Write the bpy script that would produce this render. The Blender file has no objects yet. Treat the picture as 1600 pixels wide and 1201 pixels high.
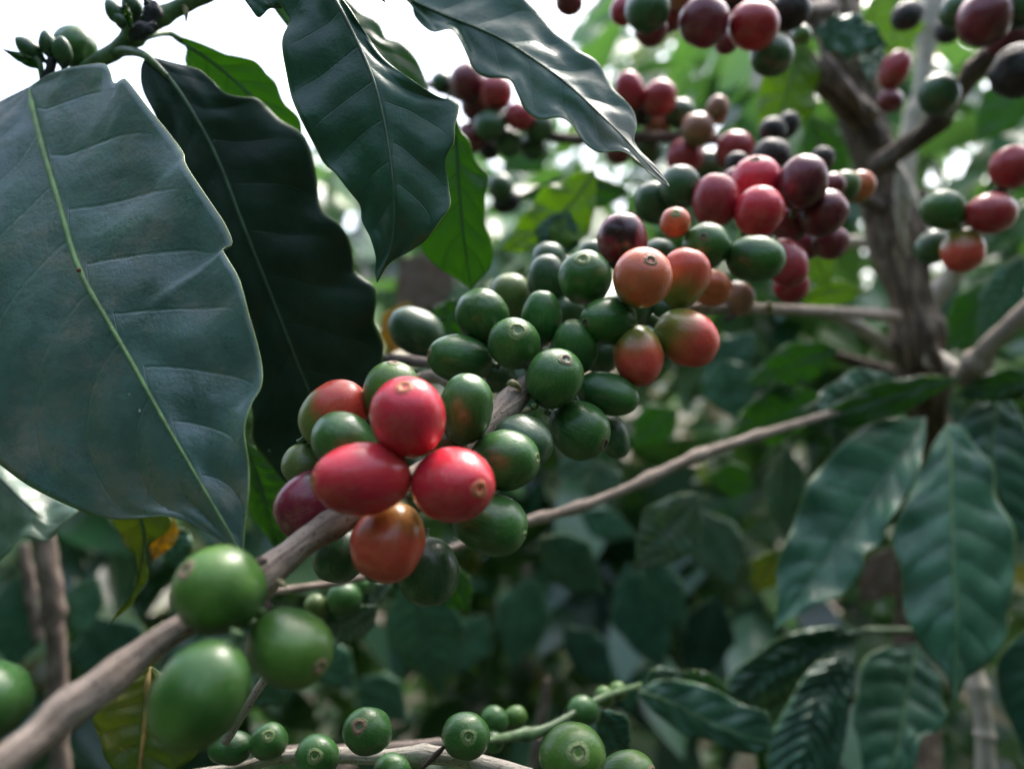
import bpy, math, random
from mathutils import Vector, Matrix, noise
from math import sin, cos, pi, sqrt, exp
R = math.radians
scene = bpy.context.scene
# ------------------------------------------------------------------ camera
F = 1180.0                       # focal length in photo pixels (photo 1600 x 1201)
CAM = Vector((0, 0, 1.3))
cam = bpy.data.cameras.new('camera'); camo = bpy.data.objects.new('camera', cam)
scene.collection.objects.link(camo); scene.camera = camo
camo.location = CAM; camo.rotation_euler = (R(90), 0, 0)
cam.sensor_width = 36; cam.lens = F / 1600 * 36
cam.clip_start = 0.01; cam.clip_end = 500
cam.dof.use_dof = True; cam.dof.focus_distance = 0.163; cam.dof.aperture_fstop = 8.0
# ------------------------------------------------------------------ world, sun, exposure
w = bpy.data.worlds.new('World'); scene.world = w; w.use_nodes = True
nt = w.node_tree; bg = nt.nodes['Background']
SUN_EL, SUN_AZ = R(58), R(28)    # azimuth measured from +Y (into the picture) towards +X
sky = nt.nodes.new('ShaderNodeTexSky'); sky.sky_type = 'NISHITA'; sky.sun_disc = False
sky.sun_elevation = SUN_EL; sky.sun_rotation = SUN_AZ
sky.air_density = 1.0; sky.dust_density = 5.0; sky.ozone_density = 1.0
hs = nt.nodes.new('ShaderNodeHueSaturation'); hs.inputs['Saturation'].default_value = 0.85
nt.links.new(sky.outputs[0], hs.inputs['Color']); nt.links.new(hs.outputs[0], bg.inputs[0])
bg.inputs[1].default_value = 0.15
sl = bpy.data.lights.new('sun', 'SUN'); sl.energy = 1.2; sl.angle = R(16); sl.color = (1, 0.96, 0.9)
so = bpy.data.objects.new('sun', sl); scene.collection.objects.link(so)
sd = Vector((sin(SUN_AZ) * cos(SUN_EL), cos(SUN_AZ) * cos(SUN_EL), sin(SUN_EL)))
so.rotation_euler = sd.to_track_quat('Z', 'Y').to_euler()
scene.view_settings.view_transform = 'Standard'; scene.view_settings.look = 'None'
scene.view_settings.exposure = 1.95; scene.view_settings.gamma = 1
scene.cycles.max_bounces = 8; scene.cycles.transmission_bounces = 4

# ------------------------------------------------------------------ helpers
C = scene.collection
def P(x, y, d): return Vector(((x - 800) / F * d, d, CAM.z - (y - 600.5) / F * d))
def A(ax, ay, az): return Vector((ax, -az, ay)).normalized()     # right, up, towards the camera
def empty(name, loc):
    o = bpy.data.objects.new(name, None); C.objects.link(o); o.location = loc; o.empty_display_size = .005; return o
def tag(o, label, cat, group=None, kind=None):
    if label: o['label'] = label
    if cat: o['category'] = cat
    if group: o['group'] = group
    if kind: o['kind'] = kind
    return o
def mesh_obj(name, verts, faces, mats, parent=None, uvs=None, fm=None, smooth=True):
    me = bpy.data.meshes.new(name); me.from_pydata([tuple(v) for v in verts], [], faces)
    for m in (mats if isinstance(mats, (list, tuple)) else [mats]): me.materials.append(m)
    if uvs:
        ul = me.uv_layers.new(name='UVMap')
        vi = [0] * len(me.loops); me.loops.foreach_get('vertex_index', vi)
        flat = [c for i in vi for c in uvs[i]]; ul.data.foreach_set('uv', flat)
    if fm: me.polygons.foreach_set('material_index', fm)
    me.polygons.foreach_set('use_smooth', [smooth] * len(me.polygons))
    me.update()
    o = bpy.data.objects.new(name, me); C.objects.link(o)
    if parent: o.parent = parent; o.matrix_parent_inverse = parent.matrix_basis.inverted()
    return o
def cr(pts, n):
    """catmull-rom through tuples, n samples evenly by chord length"""
    pts = [tuple(map(float, p)) for p in pts]; k = len(pts[0]); out = []
    L = [0]
    for a, b in zip(pts, pts[1:]): L.append(L[-1] + sqrt(sum((p - q) ** 2 for p, q in zip(a[:2], b[:2]))) + 1e-9)
    j = 0
    for i in range(n):
        s = L[-1] * i / (n - 1)
        while j < len(pts) - 2 and s > L[j + 1]: j += 1
        t = (s - L[j]) / (L[j + 1] - L[j]); t = min(max(t, 0), 1)
        p1, p2 = pts[j], pts[j + 1]
        p0 = pts[j - 1] if j > 0 else tuple(2 * a - b for a, b in zip(p1, p2))
        p3 = pts[j + 2] if j + 2 < len(pts) else tuple(2 * b - a for a, b in zip(p1, p2))
        out.append(tuple(.5 * (2 * p1[c] + (p2[c] - p0[c]) * t + (2 * p0[c] - 5 * p1[c] + 4 * p2[c] - p3[c]) * t * t
                               + (3 * p1[c] - p0[c] - 3 * p2[c] + p3[c]) * t ** 3) for c in range(k)))
    return out

# ------------------------------------------------------------------ materials
def newmat(name):
    m = bpy.data.materials.new(name); m.use_nodes = True; t = m.node_tree
    b = t.nodes['Principled BSDF']; return m, t, b, t.nodes.new, t.links.new
def mth(t, op, a, b=None, c=None, clamp=False):
    n = t.nodes.new('ShaderNodeMath'); n.operation = op; n.use_clamp = clamp
    for i, v in enumerate((a, b, c)):
        if v is None: continue
        if isinstance(v, (int, float)): n.inputs[i].default_value = v
        else: t.links.new(v, n.inputs[i])
    return n.outputs[0]
def mixc(t, f, a, b, mode='MIX'):
    n = t.nodes.new('ShaderNodeMix'); n.data_type = 'RGBA'; n.blend_type = mode
    if isinstance(f, (int, float)): n.inputs[0].default_value = f
    else: t.links.new(f, n.inputs[0])
    for i, v in ((6, a), (7, b)):
        if isinstance(v, tuple): n.inputs[i].default_value = (*v, 1)
        else: t.links.new(v, n.inputs[i])
    return n.outputs[2]
def nz(t, vec, scale, detail=3, rough=.5, dim=None):
    n = t.nodes.new('ShaderNodeTexNoise'); n.inputs['Scale'].default_value = scale
    n.inputs['Detail'].default_value = detail; n.inputs['Roughness'].default_value = rough
    if vec is not None: t.links.new(vec, n.inputs['Vector'])
    return n.outputs[0]
def mapr(t, v, a, b, c=0., d=1.):
    n = t.nodes.new('ShaderNodeMapRange'); n.interpolation_type = 'SMOOTHSTEP'
    t.links.new(v, n.inputs[0])
    for i, x in enumerate((a, b, c, d)): n.inputs[i + 1].default_value = x
    return n.outputs[0]
def scl(t, vec, s):
    n = t.nodes.new('ShaderNodeMapping'); n.inputs['Scale'].default_value = s; t.links.new(vec, n.inputs[0]); return n.outputs[0]
def bump(t, b, h, dist, strength=1.0):
    n = t.nodes.new('ShaderNodeBump'); n.inputs['Distance'].default_value = dist; n.inputs['Strength'].default_value = strength
    t.links.new(h, n.inputs['Height']); t.links.new(n.outputs[0], b.inputs['Normal']); return n.outputs[0]

def leaf_mat(name, col, vein, rough=.36, trans=.25, tcol=(.10, .22, .02), dust=0., spots=0., rustip=0., veinw=.05, veinamt=.5, spec=.5, blotch=None):
    m, t, b, N, L = newmat(name)
    tc = N('ShaderNodeTexCoord'); ob = tc.outputs['Object']
    uv = N('ShaderNodeSeparateXYZ'); L(tc.outputs['UV'], uv.inputs[0])
    ph, s = uv.outputs[0], uv.outputs[1]
    f = mth(t, 'ABSOLUTE', mth(t, 'SUBTRACT', mth(t, 'FRACT', mth(t, 'ADD', ph, .5)), .5))       # 0 on a vein
    wn = nz(t, ob, 260, 3)
    vline = mapr(t, mth(t, 'ADD', f, mth(t, 'MULTIPLY', mth(t, 'SUBTRACT', wn, .5), .05)), 0., veinw, 1., 0.)
    vline = mth(t, 'MULTIPLY', vline, mapr(t, s, .72, .97, 1., 0.))
    n1 = nz(t, ob, 55, 4, .6); n2 = nz(t, ob, 420, 3, .6)
    c = mixc(t, mapr(t, n1, .3, .7), tuple(x * .72 for x in col), tuple(x * 1.25 for x in col))
    c = mixc(t, mapr(t, n2, .35, .75, 0, .35), c, tuple(x * .55 for x in col))
    c = mixc(t, mth(t, 'MULTIPLY', vline, veinamt), c, vein)
    c = mixc(t, mapr(t, s, .965, 1.0, 0, .8), c, (.16, .26, .06))
    if dust:
        dn = mth(t, 'MULTIPLY', mapr(t, nz(t, scl(t, ob, (1, 1, 1.6)), 30, 6, .72), .47, .66), mapr(t, n2, .3, .6, .5, 1.))
        c = mixc(t, mth(t, 'MULTIPLY', dn, dust), c, (.21, .20, .16))
    if blotch: c = mixc(t, mapr(t, nz(t, ob, 24, 4, .6), .52, .66), c, blotch)
    if spots:
        vo = N('ShaderNodeTexVoronoi'); vo.inputs['Scale'].default_value = 170; L(ob, vo.inputs['Vector'])
        sp = mapr(t, vo.outputs['Distance'], .035, .075, spots, 0.)
        sp = mth(t, 'MULTIPLY', sp, mapr(t, nz(t, ob, 90, 1), .54, .60))
        c = mixc(t, sp, c, (.62, .66, .58))
    if rustip: c = mixc(t, mapr(t, ph, rustip, rustip + 1.6), c, (.30, .30, .24))
    rnd = N('ShaderNodeObjectInfo')
    c2 = N('ShaderNodeHueSaturation'); L(c, c2.inputs['Color']); L(mapr(t, rnd.outputs['Random'], 0, 1, .82, 1.18), c2.inputs['Value'])
    c = c2.outputs[0]
    L(c, b.inputs['Base Color'])
    b.inputs['Specular IOR Level'].default_value = spec
    r = mth(t, 'ADD', rough - .14, mth(t, 'MULTIPLY', mapr(t, nz(t, ob, 70, 5, .7), .3, .7), .26)); L(r, b.inputs['Roughness'])
    vo2 = N('ShaderNodeTexVoronoi'); vo2.feature = 'DISTANCE_TO_EDGE'; vo2.inputs['Scale'].default_value = 760; L(ob, vo2.inputs['Vector'])
    h = mth(t, 'ADD', mth(t, 'MULTIPLY', mapr(t, vo2.outputs['Distance'], 0, .16), .16), mth(t, 'MULTIPLY', n2, .5))
    h = mth(t, 'MULTIPLY', h, .45); h = mth(t, 'SUBTRACT', h, mth(t, 'MULTIPLY', vline, .35))
    h = mth(t, 'ADD', h, mth(t, 'MULTIPLY', nz(t, ob, 110, 3), 2.4))
    nrm = bump(t, b, h, .00030, .7)
    tr = N('ShaderNodeBsdfTranslucent'); L(mixc(t, mth(t, 'MULTIPLY', vline, .6), tcol, tuple(x * .5 for x in tcol)), tr.inputs[0])
    mx = N('ShaderNodeMixShader'); mx.inputs[0].default_value = trans
    out = t.nodes['Material Output']; L(b.outputs[0], mx.inputs[1]); L(tr.outputs[0], mx.inputs[2]); L(mx.outputs[0], out.inputs[0])
    return m
TEAL = (.024, .092, .056)
M = {}
M['big'] = leaf_mat('leaf dusty sheen tinted', (.064, .140, .125), (.06, .16, .10), rough=.38, trans=.08, dust=.75, spots=.9, veinamt=.3, spec=1.0)  # blue-lifted base paints in sky sheen; the patches over it are dust
M['dark'] = leaf_mat('leaf deep green', (.012, .040, .024), (.03, .08, .04), rough=.45, trans=.10, tcol=(.04, .12, .02), spots=.5, veinamt=.25, veinw=.03, spec=.3)
M['mid'] = leaf_mat('leaf teal green', TEAL, (.05, .12, .07), rough=.42, trans=.10, tcol=(.05, .14, .03), spots=.9, dust=.12, veinamt=.35, veinw=.035, spec=.45)
M['tip'] = leaf_mat('leaf green with pale tip', (.042, .12, .078), (.10, .19, .13), rough=.42, trans=.14, tcol=(.06, .16, .05), spots=.9, dust=.30, rustip=6.6, veinamt=.5, spec=.55)
M['lit'] = leaf_mat('leaf backlit green', (.030, .095, .030), (.02, .06, .02), rough=.4, trans=.5, tcol=(.14, .30, .035), veinamt=.5, veinw=.07)
M['far'] = leaf_mat('leaf ribbed teal', (.046, .142, .084), (.018, .065, .042), rough=.38, trans=.15, dust=.1, veinamt=.5, veinw=.14, spots=.4)
M['bright'] = leaf_mat('leaf sunlit yellow green', (.12, .24, .03), (.2, .3, .06), rough=.45, trans=.5, tcol=(.34, .52, .05), veinamt=.2)
M['pale'] = leaf_mat('leaf pale sage', (.085, .17, .11), (.13, .22, .15), rough=.45, trans=.2, dust=.5)
M['olive'] = leaf_mat('leaf yellowing green', (.10, .17, .03), (.42, .22, .03), rough=.45, trans=.4, tcol=(.25, .32, .03), veinamt=.2, blotch=(.26, .24, .03))
M['yellow'] = leaf_mat('leaf yellow', (.30, .21, .02), (.36, .28, .07), rough=.5, trans=.4, tcol=(.6, .45, .03), blotch=(.40, .16, .02))
M['brown'] = leaf_mat('leaf brown withered', (.15, .11, .085), (.19, .14, .11), rough=.7, trans=.2, tcol=(.3, .2, .1), dust=.4)
def plain(name, col, rough=.5, n=200, amt=.35, dist=.0002, spec=.5):
    m, t, b, N, L = newmat(name); tc = N('ShaderNodeTexCoord'); ob = tc.outputs['Object']
    v = nz(t, ob, n, 4, .6)
    L(mixc(t, mapr(t, v, .3, .7), tuple(x * (1 - amt) for x in col), tuple(x * (1 + amt) for x in col)), b.inputs['Base Color'])
    b.inputs['Roughness'].default_value = rough; b.inputs['Specular IOR Level'].default_value = spec
    bump(t, b, v, dist); return m
M['rib'] = plain('midrib pale green', (.13, .24, .08), .5)
M['ribdark'] = plain('midrib dull green', (.035, .085, .045), .5)
M['ribyellow'] = plain('midrib orange yellow', (.24, .17, .04), .6)
M['gstem'] = plain('young green stem', (.065, .125, .045), .5, 300, .4)
M['rim'] = plain('leaf margin', (.20, .30, .12), .4)
M['black'] = plain('shrivelled black husk', (.015, .016, .02), .7, 700, .5, .0008)
M['husk'] = plain('dry bract', (.22, .20, .10), .7)

def bark_mat(name, c1, c2, speck=(.03, .02, .018), sc=1., lichen=0., fx=600, fy=150, fa=.32):
    m, t, b, N, L = newmat(name); tc = N('ShaderNodeTexCoord')
    uvx = N('ShaderNodeMapping'); uvx.inputs['Scale'].default_value = (1, 1, 1); L(tc.outputs['Object'], uvx.inputs[0]); ob = uvx.outputs[0]
    u = tc.outputs['UV']
    fib = nz(t, scl(t, u, (fx, fy, 1)), 1, 4, .65)
    big = nz(t, ob, 120 * sc, 4, .6); sp = nz(t, ob, 1500 * sc, 2, .5)
    c = mixc(t, mapr(t, big, .3, .7), c1, c2)
    c = mixc(t, mapr(t, fib, .42, .60, 0, fa), c, tuple(x * .45 for x in c1))
    c = mixc(t, mapr(t, sp, .60, .68, 0, .8), c, speck)
    if lichen: c = mixc(t, mapr(t, nz(t, ob, 75, 5, .7), .55, .68, 0, lichen), c, (.36, .35, .28))
    L(c, b.inputs['Base Color']); b.inputs['Roughness'].default_value = .75; b.inputs['Specular IOR Level'].default_value = .3
    h = mth(t, 'ADD', fib, mth(t, 'MULTIPLY', big, .8)); bump(t, b, h, .0007 / sc ** 2, .9); return m
M['bark'] = bark_mat('brown pink twig bark', (.25, .195, .155), (.40, .33, .275))
M['barkmid'] = bark_mat('mottled grey brown bark', (.10, .075, .06), (.21, .165, .135), lichen=.3)
M['barkdk'] = bark_mat('dark twig bark', (.07, .05, .045), (.14, .10, .085))
M['barkpale'] = bark_mat('pale grey bark', (.36, .32, .26), (.50, .46, .39), speck=(.12, .10, .07))
M['trunk'] = bark_mat('rough trunk bark', (.075, .052, .036), (.22, .165, .12), sc=.45, lichen=.45, fx=800, fy=60, fa=.8)

def fruit_mat(name, stem, tip, p0, p1, rough=.33, amt=.18, patch=None, wr=0., shade=None, spec=.5, turn=.25):
    """stem / tip colours along the fruit's own axis (Generated z), side turns by noise"""
    m, t, b, N, L = newmat(name); tc = N('ShaderNodeTexCoord'); ge = tc.outputs['Generated']; ob = tc.outputs['Object']
    oi = N('ShaderNodeObjectInfo')
    sx = N('ShaderNodeSeparateXYZ'); L(ge, sx.inputs[0])
    off = N('ShaderNodeVectorMath'); off.operation = 'SCALE'; L(oi.outputs['Random'], off.inputs['Scale']); off.inputs[0].default_value = (37, 11, 23)
    ad = N('ShaderNodeVectorMath'); ad.operation = 'ADD'; L(ge, ad.inputs[0]); L(off.outputs[0], ad.inputs[1]); v = ad.outputs[0]
    ln = nz(t, v, 1.6, 2, .5)
    z = mth(t, 'ADD', sx.outputs[2], mth(t, 'MULTIPLY', mth(t, 'SUBTRACT', ln, .5), turn * 4))
    c = mixc(t, mapr(t, z, p0, p1), stem, tip)
    mo = nz(t, v, 7, 4, .6)
    c = mixc(t, mapr(t, mo, .35, .7, 0, amt * 2), c, mixc(t, .5, c, tuple(x * .45 for x in tip)))
    st = nz(t, scl(t, v, (26, 26, 2.2)), 1, 3, .6)
    c = mixc(t, mapr(t, st, .45, .7, 0, .28), c, mixc(t, .45, c, (.30, .34, .16)))
    sp = nz(t, v, 75, 1, .5); c = mixc(t, mapr(t, sp, .70, .76, 0, .4), c, (.5, .42, .25))
    if patch: c = mixc(t, mapr(t, nz(t, v, 1.2, 1, .4), .50, .58), c, patch)
    h = N('ShaderNodeHueSaturation'); L(c, h.inputs['Color'])
    L(mapr(t, oi.outputs['Random'], 0, 1, .497, .503), h.inputs['Hue']); L(mapr(t, ln, .2, .8, .85, 1.15), h.inputs['Value'])
    L(h.outputs[0], b.inputs['Base Color'])
    L(mth(t, 'ADD', rough - .06, mth(t, 'MULTIPLY', mo, .14)), b.inputs['Roughness'])
    b.inputs['Specular IOR Level'].default_value = spec
    b.inputs['Coat Weight'].default_value = .12; b.inputs['Coat Roughness'].default_value = .16
    b.inputs['Subsurface Weight'].default_value = .06 if tip[0] > tip[1] else 0.; b.inputs['Subsurface Radius'].default_value = (.004, .002, .001); b.inputs['Subsurface Scale'].default_value = .35
    hh = mth(t, 'ADD', mth(t, 'MULTIPLY', st, .6), mth(t, 'MULTIPLY', mo, .5 + wr * 3)); bump(t, b, hh, .00016 + wr * .0006, .8)
    return m
FM = {
 'red': fruit_mat('ripe red fruit', (.58, .060, .045), (.60, .026, .060), .0, .42, .24, amt=.10, turn=.10),
 'red2': fruit_mat('deep red fruit', (.26, .03, .03), (.33, .014, .034), .1, .5, .33, amt=.15),
 'maroon': fruit_mat('maroon fruit', (.07, .008, .018), (.14, .010, .028), .2, .7, .32),
 'maroonpatch': fruit_mat('maroon fruit with dark patch', (.08, .010, .022), (.19, .012, .036), .1, .6, .24, patch=(.035, .008, .016)),
 'orange': fruit_mat('turning orange fruit', (.17, .19, .045), (.58, .13, .055), .12, .60, .3, turn=.14),
 'orange2': fruit_mat('half turned fruit', (.17, .22, .04), (.58, .07, .045), .20, .78, .30, turn=.10),
 'orange3': fruit_mat('orange red fruit', (.56, .30, .08), (.66, .085, .045), .10, .58, .28, turn=.15),
 'turn': fruit_mat('red top green base fruit', (.16, .22, .04), (.50, .05, .035), .25, .6, .32, turn=.3),
 'brown': fruit_mat('dull brownish fruit', (.16, .12, .06), (.30, .13, .08), .2, .8, .4),
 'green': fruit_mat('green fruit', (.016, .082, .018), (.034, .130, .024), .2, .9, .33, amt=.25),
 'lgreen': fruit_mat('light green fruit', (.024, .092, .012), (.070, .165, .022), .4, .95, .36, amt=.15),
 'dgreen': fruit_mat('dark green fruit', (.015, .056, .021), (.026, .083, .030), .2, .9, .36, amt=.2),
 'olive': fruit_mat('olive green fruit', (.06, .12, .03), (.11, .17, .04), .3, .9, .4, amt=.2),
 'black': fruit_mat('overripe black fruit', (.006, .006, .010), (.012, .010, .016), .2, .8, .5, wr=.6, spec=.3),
}
def scar_mat(name, stops):
    m, t, b, N, L = newmat(name); tc = N('ShaderNodeTexCoord'); u = N('ShaderNodeSeparateXYZ'); L(tc.outputs['UV'], u.inputs[0])
    r = N('ShaderNodeValToRGB'); e = r.color_ramp.elements
    while len(e) < len(stops): e.new(.5)
    for k, (p, c) in enumerate(stops): e[k].position = p; e[k].color = (*c, 1)
    v = nz(t, tc.outputs['Object'], 1800, 3)
    L(mth(t, 'ADD', u.outputs[0], mth(t, 'MULTIPLY', mth(t, 'SUBTRACT', v, .5), .22)), r.inputs[0])
    L(r.outputs[0], b.inputs['Base Color']); b.inputs['Roughness'].default_value = .55; bump(t, b, v, .0002); return m
SM = {
 'pale': scar_mat('pale calyx scar', [(0, (.03, .03, .012)), (.12, (.22, .27, .09)), (.36, (.15, .22, .07)), (.48, (.035, .05, .02)), (.58, (.19, .26, .09)), (.85, (.15, .23, .07)), (1, (.06, .14, .04))]),
 'tan': scar_mat('tan calyx scar', [(0, (.06, .03, .01)), (.2, (.55, .24, .08)), (.42, (.50, .20, .07)), (.55, (.26, .07, .03)), (.7, (.55, .16, .08)), (1, (.62, .06, .06))]),
 'dark': scar_mat('dark calyx scar', [(0, (.008, .006, .005)), (.40, (.02, .014, .01)), (.55, (.14, .10, .05)), (.8, (.09, .12, .04)), (1, (.06, .13, .04))]),
 'ring': scar_mat('ringed calyx scar', [(0, (.02, .012, .01)), (.18, (.35, .18, .08)), (.36, (.07, .035, .02)), (.52, (.34, .19, .09)), (.70, (.10, .05, .025)), (.84, (.40, .17, .07)), (1, (.42, .11, .05))]),
 'brown': scar_mat('brown calyx scar', [(0, (.05, .025, .02)), (.30, (.16, .09, .06)), (.6, (.24, .17, .10)), (.85, (.14, .14, .06)), (1, (.10, .20, .04))]),
}

# ------------------------------------------------------------------ builders
def tube(name, pts, m, parent=None, seg=14, n=60, nodes=(), node_amp=.35, rough=.04, seed=0, caps=True):
    """pts: (x_px, y_px, depth, width_px); nodes: fractions where the twig swells"""
    sp = cr([(x, y, d, wd) for x, y, d, wd in pts], n)
    ps = [P(x, y, d) for x, y, d, wd in sp]; rs = [max(wd * .5 * d / F, .0001) for x, y, d, wd in sp]
    return tube3(name, ps, rs, m, parent, seg, nodes, node_amp, rough, seed)
def tube3(name, ps, rs, m, parent=None, seg=14, nodes=(), node_amp=.35, rough=.04, seed=0):
    n = len(ps); vs, fs, uv = [], [], []; o0 = ps[n // 2]; L = 0; up = None
    for i, p in enumerate(ps):
        t = (ps[min(i + 1, n - 1)] - ps[max(i - 1, 0)]).normalized()
        if up is None: up = t.orthogonal().normalized()
        up = (up - t * up.dot(t)).normalized(); sd_ = t.cross(up)
        if i: L += (p - ps[i - 1]).length
        r = rs[i]; f = i / (n - 1)
        for q in nodes: r *= 1 + node_amp * exp(-((f - q) / (.010 + .35 * rs[i] / max(.02, L + .02))) ** 2)
        for k in range(seg):
            a = 2 * pi * k / seg; dv = up * cos(a) + sd_ * sin(a)
            rr = r * (1 + rough * 2.2 * noise.noise(Vector((cos(a) * 1.3, sin(a) * 1.3, L / max(rs[i], 1e-4) * .5 + seed * 7.7))) + (rough * .9 * noise.noise(Vector((cos(a) * 3.5, sin(a) * 3.5, L / max(rs[i], 1e-4) * .35 + 3))) if rough > .08 else 0))
            vs.append(p + dv * rr - o0); uv.append((k / seg * .03, L))
    for i in range(n - 1):
        for k in range(seg):
            a, b = i * seg + k, i * seg + (k + 1) % seg; fs.append((a, b, b + seg, a + seg))
    fs.append(tuple(range(seg))[::-1]); fs.append(tuple(range((n - 1) * seg, n * seg)))
    o = mesh_obj(name, vs, fs, m, None, uv); o.location = o0
    if parent: o.parent = parent; o.location = o0 - parent.location
    return o

SHAPES = []
def leaf(mid, left, right, m, label, rib='ribdark', ribw=.0005, nv=11, nu=72, veins=9, quilt=.0006, oL=0., oR=0., wave=.0, wn=4, skew=1.3, skewL=None,
         group='coffee leaves', thick=.00022, name='coffee_leaf', petiole=None, camber=.0, seed=0, ribpart=True):
    """mid: (x,y,d) points base->tip; left/right: (x,y[,dd]) outline points base->tip; oL/oR depth offset of the margins"""
    md = cr(mid, nu)
    def edge(e, o):
        e3 = [(p[0], p[1], (p[2] if len(p) > 2 else 0.)) for p in e]; ee = cr(e3, nu); out = []
        for i, (x, y, dd) in enumerate(ee):
            u = i / (nu - 1); out.append(P(x, y, md[i][2] + o * sin(pi * min(u * 1.0, 1)) ** .6 + dd))
        return out
    mp = [P(*q) for q in md]; le, re_ = edge(left, oL), edge(right, oR)
    origin = mp[0].copy(); vs, uv, fs = [], [], []; W = 2 * nv + 1
    for i in range(nu):
        u = i / (nu - 1); t = (mp[min(i + 1, nu - 1)] - mp[max(i - 1, 0)]).normalized()
        ac = (re_[i] - le[i]); nn = ac.cross(t)
        nn = nn.normalized() if nn.length > 1e-9 else Vector((0, -1, 0))
        if nn.y > 0: nn = -nn                                  # towards the camera side
        taper = min(1, sin(pi * min(max(u, .0), 1)) * 2.2)
        for k in range(W):
            v = (k - nv) / nv; s = abs(v); e = re_[i] if v > 0 else le[i]
            s2 = s
            p = mp[i].lerp(e, s2)
            ph = veins * (u ** .92) - (skewL if v < 0 and skewL else skew) * s ** 1.2 * .9 + (0.5 if v > 0 else 0) 
            ph += .12 * noise.noise(Vector((u * 4, v * 2, seed * 3.3 + 1)))
            fr = abs(((ph + .5) % 1) - .5) * 2
            h = quilt * (fr ** .55 - .35) * (min(1, s * 5) * min(1, (1 - s) * 3.5 + .05)) * taper
            h += wave * sin(2 * pi * (u * wn + .3 * v + seed)) * s ** 2.2 * taper
            h += camber * (1 - (2 * s - 1) ** 2) * taper
            h += .9 * quilt * noise.noise(Vector((u * 5, v * 2.6, seed * 5.1))) * taper
            vs.append(p + nn * h - origin); uv.append((ph, s))
    for i in range(nu - 1):
        for k in range(W - 1):
            a = i * W + k; fs.append((a, a + 1, a + W + 1, a + W))
    o = empty(name, origin); bl = mesh_obj('blade', vs, fs, [M[m] if isinstance(m, str) else m, M['rim']], None, uv); bl.parent = o
    if thick:
        sm = bl.modifiers.new('thickness', 'SOLIDIFY'); sm.thickness = thick; sm.offset = 0; sm.material_offset_rim = 1
    tag(o, label, 'leaf', group)
    if ribpart:
        ctr = [vs[i * W + nv] + origin for i in range(nu)]
        rs = [(ribw * (1 - .8 * i / (nu - 1)) + .00004) * min(1, .2 + i / 6) for i in range(nu)]
        tt = []
        for i in range(nu):
            t = (mp[min(i + 1, nu - 1)] - mp[max(i - 1, 0)]).normalized(); ac = re_[i] - le[i]; nn = ac.cross(t)
            nn = nn.normalized() if nn.length > 1e-9 else Vector((0, -1, 0))
            if nn.y > 0: nn = -nn
            tt.append(ctr[i] + nn * rs[i] * .35)
        tube3('midrib', tt[:-1], rs[:-1], M[rib], o, 8, rough=.02)
    if petiole:
        tube('petiole', petiole, M['gstem'], o, 10, 24, rough=.02)
    return o

def gleaf(bx, by, bd, tx, ty, td, wl, wr_, m, label, bend=0., **kw):
    """a whole leaf from base pixel, tip pixel and half widths in pixels"""
    L = sqrt((tx - bx) ** 2 + (ty - by) ** 2); ux, uy = (tx - bx) / L, (ty - by) / L; px, py = -uy, ux
    sd_ = kw.get('seed', 0); mid, le, ri = [], [], []
    for i in range(13):
        u = i / 12; off = bend * L * 4 * u * (1 - u) * .5
        cx, cy = bx + ux * L * u + px * off, by + uy * L * u + py * off
        wf = (sin(pi * min(1, u ** .80)) ** 1.3) * (1 if u < .8 else 1 - .3 * sin((u - .8) / .2 * pi)) if 0 < u < 1 else .005
        wv = 1 + .06 * sin(u * 23 + sd_ * 3) * (0 < u < 1); wv2 = 1 + .06 * sin(u * 20 + 2 + sd_ * 5)
        mid.append((cx, cy, bd + (td - bd) * u)); ri.append((cx - px * wr_ * wf * wv, cy - py * wr_ * wf * wv)); le.append((cx + px * wl * wf * wv2, cy + py * wl * wf * wv2))
    kw.setdefault('quilt', .0012); kw.setdefault('wave', .0004); kw.setdefault('nu', 44); kw.setdefault('nv', 7)
    return leaf(mid, le, ri, m, label, **kw)

CH = []      # collected first, pushed apart, then built
def ch(x, y, r, L, ax, mat, d, label, group, scar=None, ss=.34):
    CH.append(dict(x=x, y=y, r=r * (1.0 if r > 53 else 1.06), L=L, ax=ax, mat=mat, d=d, label=label, group=group, scar=scar, ss=ss))
def relax():
    for it in range(60):
        mv = 0
        for i, a in enumerate(CH):
            for b in CH[i + 1:]:
                if abs(a['x'] - b['x']) > 170 or abs(a['y'] - b['y']) > 170 or abs(a['d'] - b['d']) > .04: continue
                pa, pb = P(a['x'], a['y'], a['d']), P(b['x'], b['y'], b['d'])
                need = (a['r'] * a['d'] + b['r'] * b['d']) / F * .90; ds = (pa - pb).length
                if ds < need:
                    lat2 = max(ds * ds - (a['d'] - b['d']) ** 2, 0); want = sqrt(max(need * need - lat2, 0)); dz = abs(a['d'] - b['d'])
                    push = (want - dz) * .25
                    if a['d'] <= b['d']: a['d'] -= push * .35; b['d'] += push * .65
                    else: a['d'] += push * .65; b['d'] -= push * .35
                    mv += push
        if mv < 1e-5: break
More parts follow.
